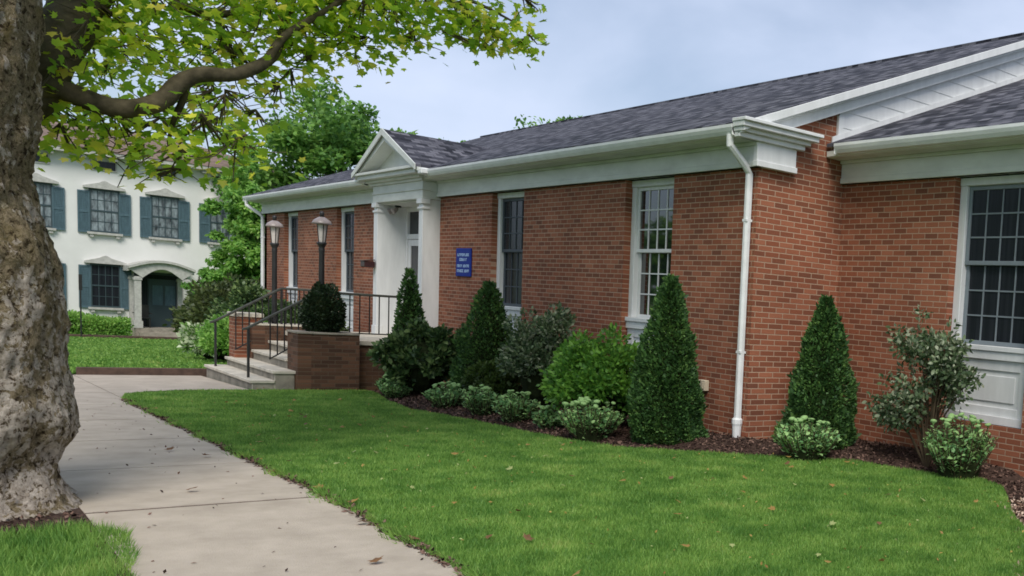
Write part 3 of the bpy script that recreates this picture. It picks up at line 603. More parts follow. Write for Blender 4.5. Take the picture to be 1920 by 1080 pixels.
pr = empty('brick_pier', 'short red brick pier with white cap at the far side of the steps', 'pier')
m_ = MB(); m_.mat(0).box(-22.96, -22.5, 4.52, 4.755, -.6, .84); m_.build('pier_body', ('brick_x',), pr); MB().box(-22.99, -22.46, 4.49, 4.98, .842, .92).build('cap', 'stone', pr, bevel=.01)
MB().box(-22.955, -22.505, 4.765, 4.95, .74, .84).build('pier_back', ('brick_y',), pr)
def railing(x, label, yend):
    e = empty('railing', label, 'railing', 'iron railings of the entrance steps')
    A = [(x, yend, 1.43), (x, 5.25, 1.43), (x, 4.18, .74)]
    MB().tube(A[:2], .022, 6).build('top_rail', 'rail', e); MB().tube([A[1], A[2], (x, 4.12, .72)], .024, 6).build('handrail', 'rail', e)
    b_ = MB(); b_.tube([(x, yend, .72), (x, 5.25, .72)], .012, 6); b_.tube([(x, 5.25, .72), (x, 4.5, .22)], .012, 6); b_.build('bottom_rail', 'black', e)
    for y, zb, zt in ((4.2, -.12, .75), (5.25, .42, 1.43), (yend, PZ - .05, 1.43)): MB().box(x - .017, x + .017, y - .017, y + .017, zb, zt).build('post', 'black', e)
    n = 10
    for k in range(1, n): y = 5.25 + (yend - 5.25) * k / n; MB().tube([(x, y, .72), (x, y, 1.425)], .011, 5).build('baluster', 'black', e)
    for k in range(1, 8): y = 5.25 - .105 * k; zt = 1.43 - (5.25 - y) * .645; zb = .72 - (5.25 - y) * .667; MB().tube([(x, y, zb), (x, y, zt)], .011, 5).build('baluster', 'black', e)
    return e
railing(-19.97, 'black iron railing on the near side of the entrance steps beside the clipped shrub', 6.86)
railing(-22.4, 'black iron railing on the far side of the entrance steps', 6.0)
def lamp_parts(x, y, z0, label):
    e = empty('lamp_post', label, 'lamp post', 'lamp posts beside the entrance steps', (x, y, z0))
    def b(mb, nm, mt, **k): o = mb.build(nm, mt, e, **k); return o
    b(MB().lathe(0, 0, [(.05, -.2), (.05, 0), (.055, .09), (.05, .14), (.046, .2), (.042, 1.3), (.045, 1.34), (.048, 1.38), (.04, 1.4), (.06, 1.44), (.075, 1.47), (.07, 1.5)], 16), 'post', 'black', smooth=True)
    g = b(MB().lathe(0, 0, [(.05, 1.5), (.078, 1.81)], 10), 'lantern_glass', 'frost')
    cg = MB()
    for k in range(5): t = 2 * math.pi * k / 5; cg.tube([(.054 * math.cos(t), .054 * math.sin(t), 1.5), (.084 * math.cos(t), .084 * math.sin(t), 1.81)], .007, 4)
    b(cg, 'lantern_cage', 'black')
    b(MB().lathe(0, 0, [(.08, 1.80), (.145, 1.805), (.15, 1.82), (.145, 1.835), (.12, 1.875), (.08, 1.905), (.04, 1.93)], 20), 'lamp_cap', 'copper', smooth=True)
    b(MB().lathe(0, 0, [(.035, 1.935), (.03, 1.965), (.038, 1.99), (.025, 2.02), (.005, 2.03)], 10), 'finial', 'black', smooth=True)
    return e
lamp_parts(-19.62, 5.19, .80, 'taller looking black lamp post nearer the portico, rising from the clipped shrub')
lamp_parts(-22.65, 5.19, .80, 'black lamp post on the far planter, left of the other lamp')

# ------------------------------------------------------------------ shrubs and plants
def cone_shrub(x, y, r, h, label, seed, n=15000):
    z0 = zg(x) - .03; rng = np.random.default_rng(seed)
    e = empty('conical_evergreen', label, 'evergreen', 'clipped conical evergreens along the wall', (x, y, z0))
    def prof(t): return r * np.interp(t, [0, .08, .3, .6, .8, .92, 1], [.84, 1, .93, .66, .40, .22, .04]) + .01
    ph = rng.uniform(0, 6.28, 8)
    def bumpy(th, t): return 1 + .09 * np.sin(3 * th + ph[0] + 5 * t) + .07 * np.sin(5 * th + ph[1] - 11 * t) + .07 * np.sin(9 * th + 20 * t + ph[2]) + .08 * np.sin(19 * t + ph[3] + 2 * th)
    t = 1 - np.sqrt(rng.random(n)) ** 1.0; t = np.where(rng.random(n) < .25, rng.random(n), t); t = np.clip(t + rng.normal(0, .02, n), 0, 1); th = rng.uniform(0, 2 * np.pi, n); dep = 1 - rng.exponential(.07, n)
    R = prof(t) * bumpy(th, t) * np.clip(dep, .5, 1.03)
    P = np.column_stack([R * np.cos(th), R * np.sin(th), t * h]); D = np.column_stack([np.cos(th) * .8, np.sin(th) * .8, np.full(n, .45)])
    k = 900; tt = rng.random(k) ** .7; t2 = rng.uniform(0, 6.28, k); R2 = prof(tt) * bumpy(t2, tt) * 1.03
    P = np.concatenate([P, np.column_stack([R2 * np.cos(t2), R2 * np.sin(t2), tt * h])]); D = np.concatenate([D, np.column_stack([np.cos(t2) * .5, np.sin(t2) * .5, np.full(k, .9)])])
    leaves('foliage', P, D, np.concatenate([np.full(n, .042), np.full(k, .07)]), T_DIAMOND, 'yew', e, rng, .4)
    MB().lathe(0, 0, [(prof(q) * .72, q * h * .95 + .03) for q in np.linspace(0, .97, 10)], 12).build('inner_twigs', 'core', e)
    return e
cone_shrub(-10.43, 6.42, .40, 2.03, 'large dark green conical evergreen left of the downspout', 21, 30000)
cone_shrub(-9.08, 7.72, .41, 1.88, 'dark green conical evergreen in the corner right of the downspout', 22, 26000)
cone_shrub(-15.95, 6.55, .49, 1.98, 'dark conical evergreen in front of the window near the blue sign', 23)
cone_shrub(-18.1, 6.1, .29, 2.16, 'narrow dark conical evergreen against the portico column', 24, 9000)

def shrub(name, x, y, rx, ry, h, label, cat, seed, m_, n=6000, size=.07, tmpl=T_OVAL, clumps=60, low=.05, jit=.7, stems=8, open_=0., group=None, core=True, up=None):
    z0 = zg(x) - .03; rng = np.random.default_rng(seed); e = empty(name, label, cat, group, (x, y, z0))
    # clump centres in a dome shell, leaves round each clump
    u = rng.normal(0, 1, (clumps, 3)); u[:, 2] = np.abs(u[:, 2]) * .9 - .25; u /= np.linalg.norm(u, axis=1)[:, None]
    rad = rng.uniform(.55 + 0 * open_, .92, clumps) * rng.uniform(.85, 1.12, clumps)
    c = u * rad[:, None] * np.array([rx, ry, h * .55]) + np.array([0, 0, h * .48]); c[:, 2] = np.clip(c[:, 2], low, h)
    i = rng.integers(0, clumps, n); cs = (.16 + .10 * rng.random(clumps)) * (rx + ry) * .5
    q = rng.normal(0, 1, (n, 3)); q /= np.linalg.norm(q, axis=1)[:, None]
    P = c[i] + q * (cs[i] * rng.random(n) ** .4)[:, None]; P[:, 2] = np.maximum(P[:, 2], .02)
    D = q + u[i] * .6 + np.array([0, 0, .35])
    leaves('foliage', P, D, size, tmpl, m_, e, rng, jit, up)
    s_ = MB()
    for k in range(stems):
        cc = c[k % clumps]; s_.tube([(cc[0] * .15, cc[1] * .15, 0), (cc[0] * .5, cc[1] * .5, cc[2] * .55), tuple(cc)], [.018, .012, .005], 5)
    s_.build('stems', 'twig', e)
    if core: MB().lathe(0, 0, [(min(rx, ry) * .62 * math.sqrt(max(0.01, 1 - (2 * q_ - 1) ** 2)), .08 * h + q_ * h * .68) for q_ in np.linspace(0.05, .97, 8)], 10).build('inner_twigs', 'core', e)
    return e
shrub('rhododendron', -17.45, 6.1, .78, .6, 1.32, 'glossy dark green broadleaf shrub at the portico corner', 'shrub', 31, 'rhodo', 6500, .10, T_OVAL, 70)
shrub('shrub', -17.3, 6.75, .5, .4, 1.25, 'olive green shrub between the sign and the conical evergreen', 'shrub', 32, 'olive', 5000, .06)
shrub('rose_bush', -13.95, 6.55, .72, .55, 1.72, 'tall bush with pale tipped leaves under the wall between windows', 'shrub', 33, 'rose', 7000, .065, T_OVAL, 90)
shrub('azalea', -11.72, 6.3, .80, .65, 1.30, 'bright green rounded bush below the tall window', 'shrub', 34, 'azalea', 11000, .065, T_OVAL, 110)
shrub('azalea', -15.2, 6.35, .45, .4, .75, 'low green bush between the evergreen and the pale tipped bush', 'shrub', 35, 'olive', 3500, .06)
# loose open rose by the wing window
z0 = zg(-7.5); rng = np.random.default_rng(41); e = empty('rose_bush', 'loose leggy bush with grey green leaves before the wing window', 'shrub', None, (-7.45, 7.95, z0 - .03))
s_ = MB(); tips = []
for k in range(24):
    a = rng.uniform(0, 6.28); top = np.array([math.cos(a) * rng.uniform(.1, .62), math.sin(a) * rng.uniform(.1, .3), rng.uniform(.7, 1.68)])
    if k < 3: top = np.array([-.62 - .1 * k, -.1, .62 + .05 * k])
    mid = top * np.array([.35, .35, .55]); s_.tube([(0, 0, 0), tuple(mid), tuple(top)], [.016, .011, .004], 5)
    for j in range(7):
        w = rng.uniform(.45, 1.02); p = mid + (top - mid) * w; tips.append(p + rng.normal(0, .07, 3))
s_.build('stems', 'twig', e); tips = np.array(tips); i = rng.integers(0, len(tips), 5200); q = rng.normal(0, 1, (5200, 3)); q /= np.linalg.norm(q, axis=1)[:, None]
P = tips[i] + q * (.1 * rng.random(5200) ** .5)[:, None]; leaves('foliage', P, q + np.array([0, 0, -.1]), .06, T_OVAL, 'rose', e, rng, .5)
# sedums
hb = MB(); hb.lathe(0, 0, [(.008, -.05), (.018, -.02), (.05, -.004), (.062, .010), (.055, .026), (.03, .036), (.006, .038)], 10)
head = None
def sedum(x, y, r, h, label, seed, heads=14):
    global head
    z0 = zg(x) - .03; rng = np.random.default_rng(seed); e = empty('sedum', label, 'sedum', 'sedum clumps along the edge of the bed', (x, y, z0))
    n = 150 if r > .25 else 80; P = []; D = []; s_ = MB(); tops = []
    for k in range(n):
        a = rng.uniform(0, 6.28); w = math.sqrt(rng.random()); hh = h * (1 - .28 * w * w) * rng.uniform(.72, 1.04); tx, ty = math.cos(a) * r * w, math.sin(a) * r * w
        s_.tube([(tx * .35, ty * .35, 0), (tx * .8, ty * .8, hh * .6), (tx, ty, hh)], .005, 4); tops.append((tx, ty, hh, w))
        for j in range(17):
            u = .18 + .82 * j / 17; b_ = rng.uniform(0, 6.28); P.append((tx * (.35 + .65 * u), ty * (.35 + .65 * u), hh * u)); D.append((math.cos(b_), math.sin(b_), .55))
    leaves('foliage', np.array(P), np.array(D), .062, T_OVAL, 'sedum', e, rng, .25, (0, 0, 1)); s_.build('stems', 'twig', e)
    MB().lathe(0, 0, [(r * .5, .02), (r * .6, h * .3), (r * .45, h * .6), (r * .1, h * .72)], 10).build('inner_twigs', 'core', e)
    tops.sort(key=lambda q: -q[2] - .08 * q[3])
    for tx, ty, hh, w in tops[:heads]:
        if head is None: head = hb.build('flower_head', 'sedumhead', e, smooth=True); o = head
        else: o = head.copy(); C.objects.link(o); o.parent = e
        o.location = (tx, ty, hh + .03); s = rng.uniform(.4, .75); o.scale = (s, s, s * rng.uniform(.8, 1.3)); o.rotation_euler = (rng.normal(0, .3), rng.normal(0, .3), 0)
for a in ((-11.1, 5.82, .40, .48, 'sedum clump with pale buds in front of the bright green bush', 51, 22), (-8.52, 7.08, .38, .46, 'sedum clump at the foot of the corner evergreen', 52, 14),
          (-6.86, 7.82, .42, .66, 'largest sedum clump at the right end of the bed', 53, 18), (-12.25, 5.85, .22, .30, 'small sedum clump left of the one with most buds', 54, 6),
          (-13.2, 5.82, .30, .42, 'sedum clump in front of the pale tipped bush', 55, 13), (-14.2, 5.8, .30, .42, 'sedum clump before the evergreen near the blue sign, right one of two', 56, 12),
          (-15.35, 5.72, .32, .38, 'sedum clump before the olive green shrub', 57, 12), (-17.5, 5.72, .26, .3, 'sedum clump at the foot of the portico shrub, right side', 58, 7), (-18.25, 5.9, .26, .34, 'sedum clump beside the brick planter', 59, 6)): sedum(*a)
# clipped ball shrub on the planter and plants behind the rail
def ball(name, x, y, z, r, h, label, seed, m_='box', n=6000, size=.05, cat='shrub', group=None):
    rng = np.random.default_rng(seed); e = empty(name, label, cat, group, (x, y, z)); u = rng.normal(0, 1, (n, 3)); u /= np.linalg.norm(u, axis=1)[:, None]
    k = 1 + .09 * np.sin(4 * u[:, 0] + 3 * u[:, 2] + seed) + .07 * np.sin(9 * u[:, 1] + seed) + .05 * np.sin(14 * u[:, 2] + 9 * u[:, 0]); P = u * np.array([r, r, h / 2]) * (k * (1 - rng.exponential(.06, n)))[:, None] + np.array([0, 0, h / 2])
    leaves('foliage', P, u + np.array([0, 0, .3]), size, T_DIAMOND, m_, e, rng, .5)
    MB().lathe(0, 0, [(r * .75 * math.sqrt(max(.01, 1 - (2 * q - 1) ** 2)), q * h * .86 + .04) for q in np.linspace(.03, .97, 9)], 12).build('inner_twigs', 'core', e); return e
ball('clipped_shrub', -19.62, 5.22, .60, .31, .92, 'round clipped dark shrub in the brick planter', 61)
shrub('shrub', -24.2, 6.3, .9, .6, 1.45, 'loose olive shrub behind the far railing', 'shrub', 63, 'olive', 6000, .08, T_OVAL, 80)
shrub('shrub', -26.9, 6.3, .8, .6, 1.6, 'dark shrub against the left part of the brick wall', 'shrub', 64, 'rhodo', 5000, .09)
shrub('shrub', -30.6, 6.4, 1.3, .7, 2.0, 'rounded dark shrub at the left end of the brick wall', 'shrub', 65, 'rhodo', 7000, .1)
shrub('hydrangea', -28.4, 5.35, .9, .7, .95, 'hydrangea with creamy blooms beside the far lawn', 'hydrangea', 66, 'hydr', 2600, .11, T_OVAL, 45)
shrub('shrub', -27.0, 5.5, .8, .7, 1.2, 'light green bush behind the far stair rail', 'shrub', 67, 'lime', 5000, .08)
shrub('shrub', -33.5, 6.5, 1.7, 1.2, 2.2, 'large bronze green bush left of the brick building', 'shrub', 68, 'bronze', 9000, .13, T_OVAL, 90)

# ------------------------------------------------------------------ big sycamore
tree = empty('sycamore_tree', 'old sycamore with mottled flaking bark at the sidewalk edge', 'tree')
TX, TY = -8.95, .12
prof = [(-.15, .86), (-.074, .80), (-.03, .745), (.064, .675), (.195, .645), (.287, .65), (.397, .70), (.507, .75), (.62, .765), (.88, .742), (1.06, .735), (1.31, .71), (1.52, .694), (1.70, .675), (1.8, .65), (1.94, .603), (2.18, .572), (2.46, .595), (2.8, .607), (3.1, .605), (3.4, .61), (4.2, .56), (5.2, .48), (6.5, .38)]
rng = np.random.default_rng(77)
zs = np.interp(np.linspace(0, 1, 150), [0, .75, 1], [-.15, 3.2, 6.5]); pz = [p[0] for p in prof]; prr = [p[1] for p in prof]; seg = 160
th = np.linspace(0, 2 * np.pi, seg, endpoint=False)
from mathutils import noise as mn
V = []
for z in zs:
    r0 = np.interp(z, pz, prr)
    for t in th:
        c, s = math.cos(t), math.sin(t)
        n1 = mn.noise(Vector((c * 1.3, s * 1.3, z * 1.1 + 5))); n2 = mn.noise(Vector((c * 4, s * 4, z * 3.2))); n3 = mn.noise(Vector((c * 11, s * 11, z * 9))); n4 = mn.noise(Vector((c * 26, s * 26, z * 20)))
        vis = .5 + .5 * math.cos(t - 2.1)      # silhouette side keeps the measured outline
        flare = max(0, .35 - z) / .5
        root = flare * (.16 * math.cos(2.5 * t + .6) ** 2 + .05 + .05 * math.cos(3 * t))
        n2 = n2 + .5 * abs(n2); n3 = -abs(n3) * 1.6 + .3
        burl = .05 * math.exp(-((z - 1.0) / .25) ** 2) * math.cos(2 * t + 1)
        r = r0 + n1 * .05 * (1 - .6 * vis) + n2 * .035 + n3 * .028 + n4 * .012 + root + burl * .5
        V.append((TX + c * r, TY + s * r, z + zg(TX)))
F = []
for k in range(len(zs) - 1):
    for j in range(seg): F.append((k * seg + j, k * seg + (j + 1) % seg, (k + 1) * seg + (j + 1) % seg, (k + 1) * seg + j))
tri_mesh('trunk', np.array(V), np.array(F), 'bark', tree, smooth=True)
def smooth_path(pts, rad, k=5):
    pts = [Vector(p) for p in pts]; out_, ro = [], []
    for i in range(len(pts) - 1):
        p0, p1, p2, p3 = pts[max(i - 1, 0)], pts[i], pts[i + 1], pts[min(i + 2, len(pts) - 1)]
        for j in range(k):
            t = j / k; out_.append(.5 * ((2 * p1) + (-p0 + p2) * t + (2 * p0 - 5 * p1 + 4 * p2 - p3) * t * t + (-p0 + 3 * p1 - 3 * p2 + p3) * t ** 3)); ro.append(rad[i] + (rad[i + 1] - rad[i]) * t)
    out_.append(pts[-1]); ro.append(rad[-1]); return out_, ro
lb = MB()
def limb(pts, rads, seg=12):
    p, r = smooth_path(pts, rads); rr_ = random.Random(len(pts)); r = [q * (1 + .035 * math.sin(i * 1.1) + .03 * rr_.random()) for i, q in enumerate(r)]; lb.tube(p, r, seg)
limb([(-9.0, .2, 2.75), (-9.45, .6, 2.82), (-9.61, .79, 2.86), (-9.65, .89, 2.87), (-9.57, 1.09, 2.80), (-9.53, 1.26, 2.79), (-9.49, 1.45, 2.88), (-9.53, 1.56, 3.03), (-9.55, 1.7, 3.14), (-9.6, 1.93, 3.2), (-9.8, 2.19, 3.39), (-9.98, 2.32, 3.6), (-10.2, 2.43, 3.88), (-10.4, 2.56, 4.22)],
     [.12, .092, .082, .076, .072, .068, .066, .062, .057, .05, .044, .036, .03, .02])
limb([(-9.8, 2.19, 3.39), (-9.75, 2.31, 3.62), (-9.73, 2.59, 3.89), (-9.63, 2.84, 4.12), (-9.5, 3.3, 4.2)], [.034, .03, .022, .016, .01], 8)
limb([(-9.53, 1.62, 3.08), (-9.6, 1.60, 2.93), (-9.66, 1.55, 2.76), (-9.8, 1.54, 2.6)], [.03, .024, .018, .008], 8)
limb([(-9.0, .2, 2.4), (-9.72, .67, 2.72), (-9.73, .85, 3.11), (-9.92, .99, 3.4), (-10.11, 1.13, 3.75), (-10.58, 1.62, 4.52), (-11.2, 2.4, 5.6), (-12, 3.2, 6.8)], [.25, .17, .17, .165, .16, .14, .1, .05])
limb([(-10.5, 1.55, 4.35), (-10.4, 1.69, 3.84), (-10.33, 1.75, 3.78), (-10.43, 1.93, 3.79), (-10.51, 2.15, 3.89), (-10.4, 2.5, 4.1)], [.05, .045, .04, .035, .025, .012], 8)
limb([(-9.1, .3, 4.0), (-9.6, 1.4, 4.7), (-10.09, 2.48, 4.6), (-9.82, 2.98, 4.42), (-9.57, 3.33, 4.3), (-9.31, 3.68, 4.18), (-9.15, 3.98, 4.05)], [.14, .08, .045, .03, .022, .014, .007], 8)
limb([(-8.95, .1, 5), (-8, .5, 6.5), (-7, 1, 8)], [.3, .2, .1]); limb([(-8.95, .1, 5.5), (-9.5, -1, 7), (-10, -2.4, 8.5)], [.3, .18, .08]); limb([(-9, .1, 5), (-10.5, 1.5, 6.5), (-12.5, 2.0, 8)], [.28, .18, .08])
lb.build('limbs', 'limb', tree, smooth=True)
def at(px, py, D):
    a = Rv * ((px - CX) / F_PX * D) - Uv * ((py - CY) / F_PX * D) + Fv * D; return np.array([a.x, a.y, a.z + CAM_H])
rng = np.random.default_rng(5); P = []
# leaf clusters: centre direction, distance, half extents in metres, count (each a real cluster hung on the limbs)
CL = [(120, 60, 7.0, .25, 25), (110, 130, 6.9, .22, 25), (170, 100, 7.3, .28, 30), (240, 60, 7.4, .33, 50), (300, 30, 7.6, .33, 55), (330, 90, 7.9, .33, 45), (400, 70, 8.0, .33, 40), (420, 20, 8, .35, 60), (270, 120, 8.2, .3, 30), (200, 150, 7.9, .25, 22),
      (500, 20, 8.2, .35, 70), (560, 40, 8.3, .33, 60), (620, 30, 8.4, .3, 50), (600, 80, 8.5, .25, 26), (680, 35, 8.5, .3, 48), (740, 30, 8.6, .28, 45), (660, 85, 8.6, .2, 16), (770, 75, 8.6, .13, 7), (800, 20, 8.7, .28, 48), (860, 30, 8.7, .26, 46), (900, 55, 8.8, .2, 30), (940, 70, 8.8, .18, 26), (985, 82, 8.8, .14, 16), (850, 5, 8.6, .3, 40), (930, 2, 8.8, .22, 14), (1000, 10, 8.8, .1, 6), (890, 85, 8.8, .12, 8),
      (120, 210, 7.2, .22, 22), (110, 260, 7.1, .22, 26), (170, 240, 7.3, .28, 34), (230, 245, 7.4, .28, 36), (290, 250, 7.5, .28, 38), (350, 250, 7.5, .3, 46), (400, 260, 7.6, .28, 42), (440, 285, 7.6, .22, 24), (320, 300, 7.6, .2, 14), (250, 290, 7.6, .2, 12), (200, 285, 7.5, .16, 9), (460, 270, 7.6, .14, 9), (400, 210, 7.7, .26, 26), (350, 190, 7.8, .2, 14), (150, 195, 7.5, .2, 14),
      (450, 190, 8.0, .22, 18), (500, 175, 8.2, .2, 14), (545, 150, 8.4, .2, 14), (575, 120, 8.4, .18, 12), (470, 130, 8.3, .24, 22), (420, 110, 8.2, .24, 20), (540, 95, 8.5, .2, 18), (300, 320, 7.6, .1, 5), (480, 225, 8.1, .14, 6), (370, 165, 8.3, .2, 12), (590, 5, 8.3, .3, 50), (700, 0, 8.5, .3, 50), (380, 0, 8, .35, 60), (200, 20, 7.4, .3, 45)]
tw = MB()
for px, py, D, r, n in CL:
    c = at(px, py, D); q = rng.normal(0, .6, (int(n * (3.2 if py < 130 else 2.0)), 3)) * r * np.array([1.25, 1.25, .8]); P.append(c + q)
    hub = c + np.array([rng.normal(0, .1), rng.normal(0, .1), r * .5])
    for k in range(min(9, len(q))):
        tw.tube([tuple(hub), tuple(c + q[k] * .5), tuple(c + q[k])], [.008, .005, .003], 4)
tw.build('twigs', 'limb', tree)
P = np.concatenate(P)
leaves('leaves', P, rng.normal(0, 1, P.shape) * .7 + np.array([0, 0, -.5]), .070, T_MAPLE, 'sycleaf', tree, rng, .3, (0, 0, 1))
# unseen rest of the crown overhead, widened and shifted to shade the near facade
k = 8000; cc = np.array([(-10.0 + 4.4 * math.cos(a) * w, 1.4 + 3.0 * math.sin(a) * w, z) for a, w, z in zip(rng.uniform(0, 6.28, 80), rng.uniform(.2, 1, 80), rng.uniform(6.8, 11, 80))])
i = rng.integers(0, 80, k); q = rng.normal(0, .45, (k, 3)); Pc = cc[i] + q
Pc = Pc[Pc[:, 2] > 6.2]
leaves('upper_leaves', Pc, rng.normal(0, 1, Pc.shape) + np.array([0, 0, -.4]), .2, T_MAPLE, 'sycleaf', tree, rng, .3, (0, 0, 1))

# fallen leaves: individual things
protos = []
for nm, m_ in (('yellow', 'dead'), ('pale green', 'deadg'), ('brown', 'deadb')):
    V0, T0 = T_MAPLE; me = bpy.data.meshes.new('fallen_leaf'); me.from_pydata([tuple(v * .085) for v in V0 * np.array([1, 1, 1.6])], [], [tuple(map(int, t)) for t in T0]); me.materials.append(M[m_]); protos.append((nm, me))
rr = random.Random(8); cnt = 0
for k in range(400):
    x = -4.5 - 12.5 * rr.random() ** 1.3; y = WALK_R + rr.random() * 5
    if not inpoly(np.array([(x, y)]), LAWN)[0] or not inpoly(np.array([(x + .2, y + .2)]), LAWN)[0]: continue
    nm, me = protos[rr.choice((0, 0, 0, 1, 1, 2))]; o = bpy.data.objects.new('fallen_leaf', me); C.objects.link(o)
    o.location = (x, y, zg(x) + .04); s = rr.uniform(.4, .85); o.scale = (s, s, s); o.rotation_euler = (rr.uniform(-.5, .5), rr.uniform(-.5, .5), rr.uniform(0, 6.28))
    tag(o, 'small %s fallen leaf lying on the front lawn' % nm, 'leaf', '%s fallen leaves on the front lawn' % nm); cnt += 1
    if cnt >= 85: break
WL = ['on the right half of the walk well beyond the long joint', 'farthest up the walk', 'at the grass edge before the joint, larger of two', 'in the middle of the walk near the joint', 'yellow, in the grass just past the walk by the joint', 'in the grass at the nearest stretch of edge', 'yellow, in the grass before the joint', 'half on the grass a step beyond the joint', 'on bare concrete nearest the camera']
for x, y, nm in ((-10.9, 1.95, 2), (-11.4, 1.8, 2), (-7.2, 2.12, 2), (-8.9, 1.5, 2), (-8.6, 2.3, 0), (-6.6, 2.28, 2), (-7.9, 2.3, 0), (-9.6, 2.2, 2), (-6.1, 1.9, 2)):
    o = bpy.data.objects.new('fallen_leaf', protos[nm][1]); C.objects.link(o); o.location = (x, y, zg(x) + .025); o.scale = (.9, .9, .9); o.rotation_euler = (.2, -.3, x * 7)
    tag(o, 'dry fallen leaf ' + WL.pop(0), 'leaf', 'dry fallen leaves along the sidewalk')

# ------------------------------------------------------------------ white house
HX = -54.; hz = zg(HX)
hs = empty('white_house', 'white two-storey stucco house with teal shutters and arched front porch', 'house')
HY0, HY1 = .3, 13.6
wy = [2.15, 4.27, 6.36, 8.36, 10.4]       # window axes
mb = MB(); mb.box(HX - 10, HX - .02, HY0, HY1, hz - .4, 6.35); mb.build('wall', 'stucco', hs)
mb = MB(); ex, ez = .5, 6.12
mb.prism([(HY0 - ex, ez), (HY1 + ex, ez), (HY1 + ex, ez + .16), (HY0 - ex, ez + .16)], 'x', HX - 10.5, HX + ex); mb.build('eaves', 'housetrim', hs)
mb = MB(); A_ = [(HX + ex + .03, HY0 - ex, ez + .17), (HX + ex + .03, HY1 + ex, ez + .17), (HX - 10.5, HY1 + ex, ez + .17), (HX - 10.5, HY0 - ex, ez + .17)]; T1, T2 = (HX - 5, HY0 + 4.2, ez + 1.7), (HX - 5, HY1 - 4.2, ez + 1.7)
mb.quad(A_[0], A_[1], T2, T1); mb.quad(A_[1], A_[2], T2); mb.quad(A_[2], A_[3], T1, T2); mb.quad(A_[3], A_[0], T1); mb.build('roof', 'houseroof', hs)
def hwin(yc, z0, z1, hw=.43, pane='curtain', hood=True):
    f = MB(); x = HX
    f.box(x - .02, x + .05, yc - hw - .06, yc - hw, z0, z1); f.box(x - .02, x + .05, yc + hw, yc + hw + .06, z0, z1); f.box(x - .02, x + .05, yc - hw, yc + hw, z1 - .06, z1); f.box(x - .02, x + .05, yc - hw, yc + hw, z0, z0 + .06)
    f.box(x - .02, x + .04, yc - hw, yc + hw, (z0 + z1) / 2 - .03, (z0 + z1) / 2 + .03)
    w = f.build('window', 'door', hs)
    MB().box(x - .01, x + .012, yc - hw, yc + hw, z0 + .06, z1 - .06).build('pane', pane, w)
    g = MB()
    for k in (-1, 0, 1): g.box(x + .013, x + .03, yc + k * hw / 2 - .012, yc + k * hw / 2 + .012, z0 + .06, z1 - .06)
    for k in (.25, .75): g.box(x + .013, x + .028, yc - hw, yc + hw, z0 + (z1 - z0) * k - .012, z0 + (z1 - z0) * k + .012)
    g.build('muntin_grid', 'door', w)
    s_ = MB(); s_.box(x - .02, x + .16, yc - hw - .14, yc + hw + .14, z0 - .1, z0 - .01); s_.box(x, x + .12, yc - hw - .05, yc - hw + .07, z0 - .22, z0 - .1); s_.box(x, x + .12, yc + hw - .07, yc + hw + .05, z0 - .22, z0 - .1); s_.build('sill', 'housetrim', w)
    if hood:
        pts = [(yc - hw - .24, z1 + .02), (yc + hw + .24, z1 + .02), (yc + hw + .24, z1 + .1), (yc + .18, z1 + .26), (yc + .08, z1 + .33), (yc, z1 + .36), (yc - .08, z1 + .33), (yc - .18, z1 + .26), (yc - hw - .24, z1 + .1)]
        MB().prism(pts, 'x', x - .02, x + .2).build('hood', 'housetrim', w)
def shut(yc, z0, z1, hw=.19):
    s_ = MB(); x = HX; s_.box(x, x + .03, yc - hw, yc + hw, z0, z1)
    for a, b, c, d_ in ((yc - hw, yc - hw + .05, z0, z1), (yc + hw - .05, yc + hw, z0, z1), (yc - hw + .05, yc + hw - .05, z1 - .07, z1), (yc - hw + .05, yc + hw - .05, z0, z0 + .09), (yc - hw + .05, yc + hw - .05, (z0 + z1) / 2 - .04, (z0 + z1) / 2 + .04)): s_.box(x + .03, x + .055, a, b, c, d_)
    z = z0 + .12
    while z < z1 - .1: s_.box(x + .03, x + .04, yc - hw + .05, yc + hw - .05, z, z + .03); z += .07
    s_.build('shutter', 'shutter', hs)
for k, y in enumerate(wy):
    hwin(y, 3.02, 4.78)
    for s in (-1, 1): shut(y + s * .66, 2.96, 4.68)
    if k != 3 and k != 4:
        hwin(y, -.10, 1.70, pane='glass2')
        for s in (-1, 1): shut(y + s * .66, -.15, 1.62)
    f = MB(); f.box(HX - .01, HX + .03, y - .42, y + .42, 5.55, 5.98); w = f.build('frieze_window', 'housetrim', hs); MB().box(HX + .03, HX + .036, y - .37, y + .37, 5.6, 5.93).build('pane', 'glass2', w)
for k in range(14):
    y = HY0 + .4 + k * 1.0; MB().box(HX, HX + .4, y - .08, y + .08, 5.98, 6.12).build('bracket', 'housetrim', hs)
# porch
py0, py1, pxf = 7.12, 8.95, HX + 1.5; pf = -.85
mb = MB(); mb.box(HX, pxf, py0, py1, hz - .3, pf); mb.box(pxf, pxf + .3, py0 + .1, py1 + .4, hz - .3, pf - .17); mb.box(pxf + .3, pxf + .6, py0 + .1, py1 + .4, hz - .3, pf - .34); mb.build('porch_floor', 'riser', hs)
arc = [(py0 - .2 + (py1 - py0 + .4) * t, 1.62 + .30 * math.sin(math.pi * t)) for t in np.linspace(0, 1, 17)]
arc2 = [(py0 + .25 + (py1 - py0 - .5) * t, 1.25 + .40 * math.sin(math.pi * t)) for t in np.linspace(0, 1, 17)]
mb = MB()
for i in range(16):
    a, b, c, d_ = arc[i], arc[i + 1], arc2[i + 1], arc2[i]; mb.prism([a, b, c, d_], 'x', pxf - .25, pxf)
mb.prism([(y, z - .12) for y, z in arc][::-1] + [(y, z) for y, z in arc], 'x', HX, pxf - .251)
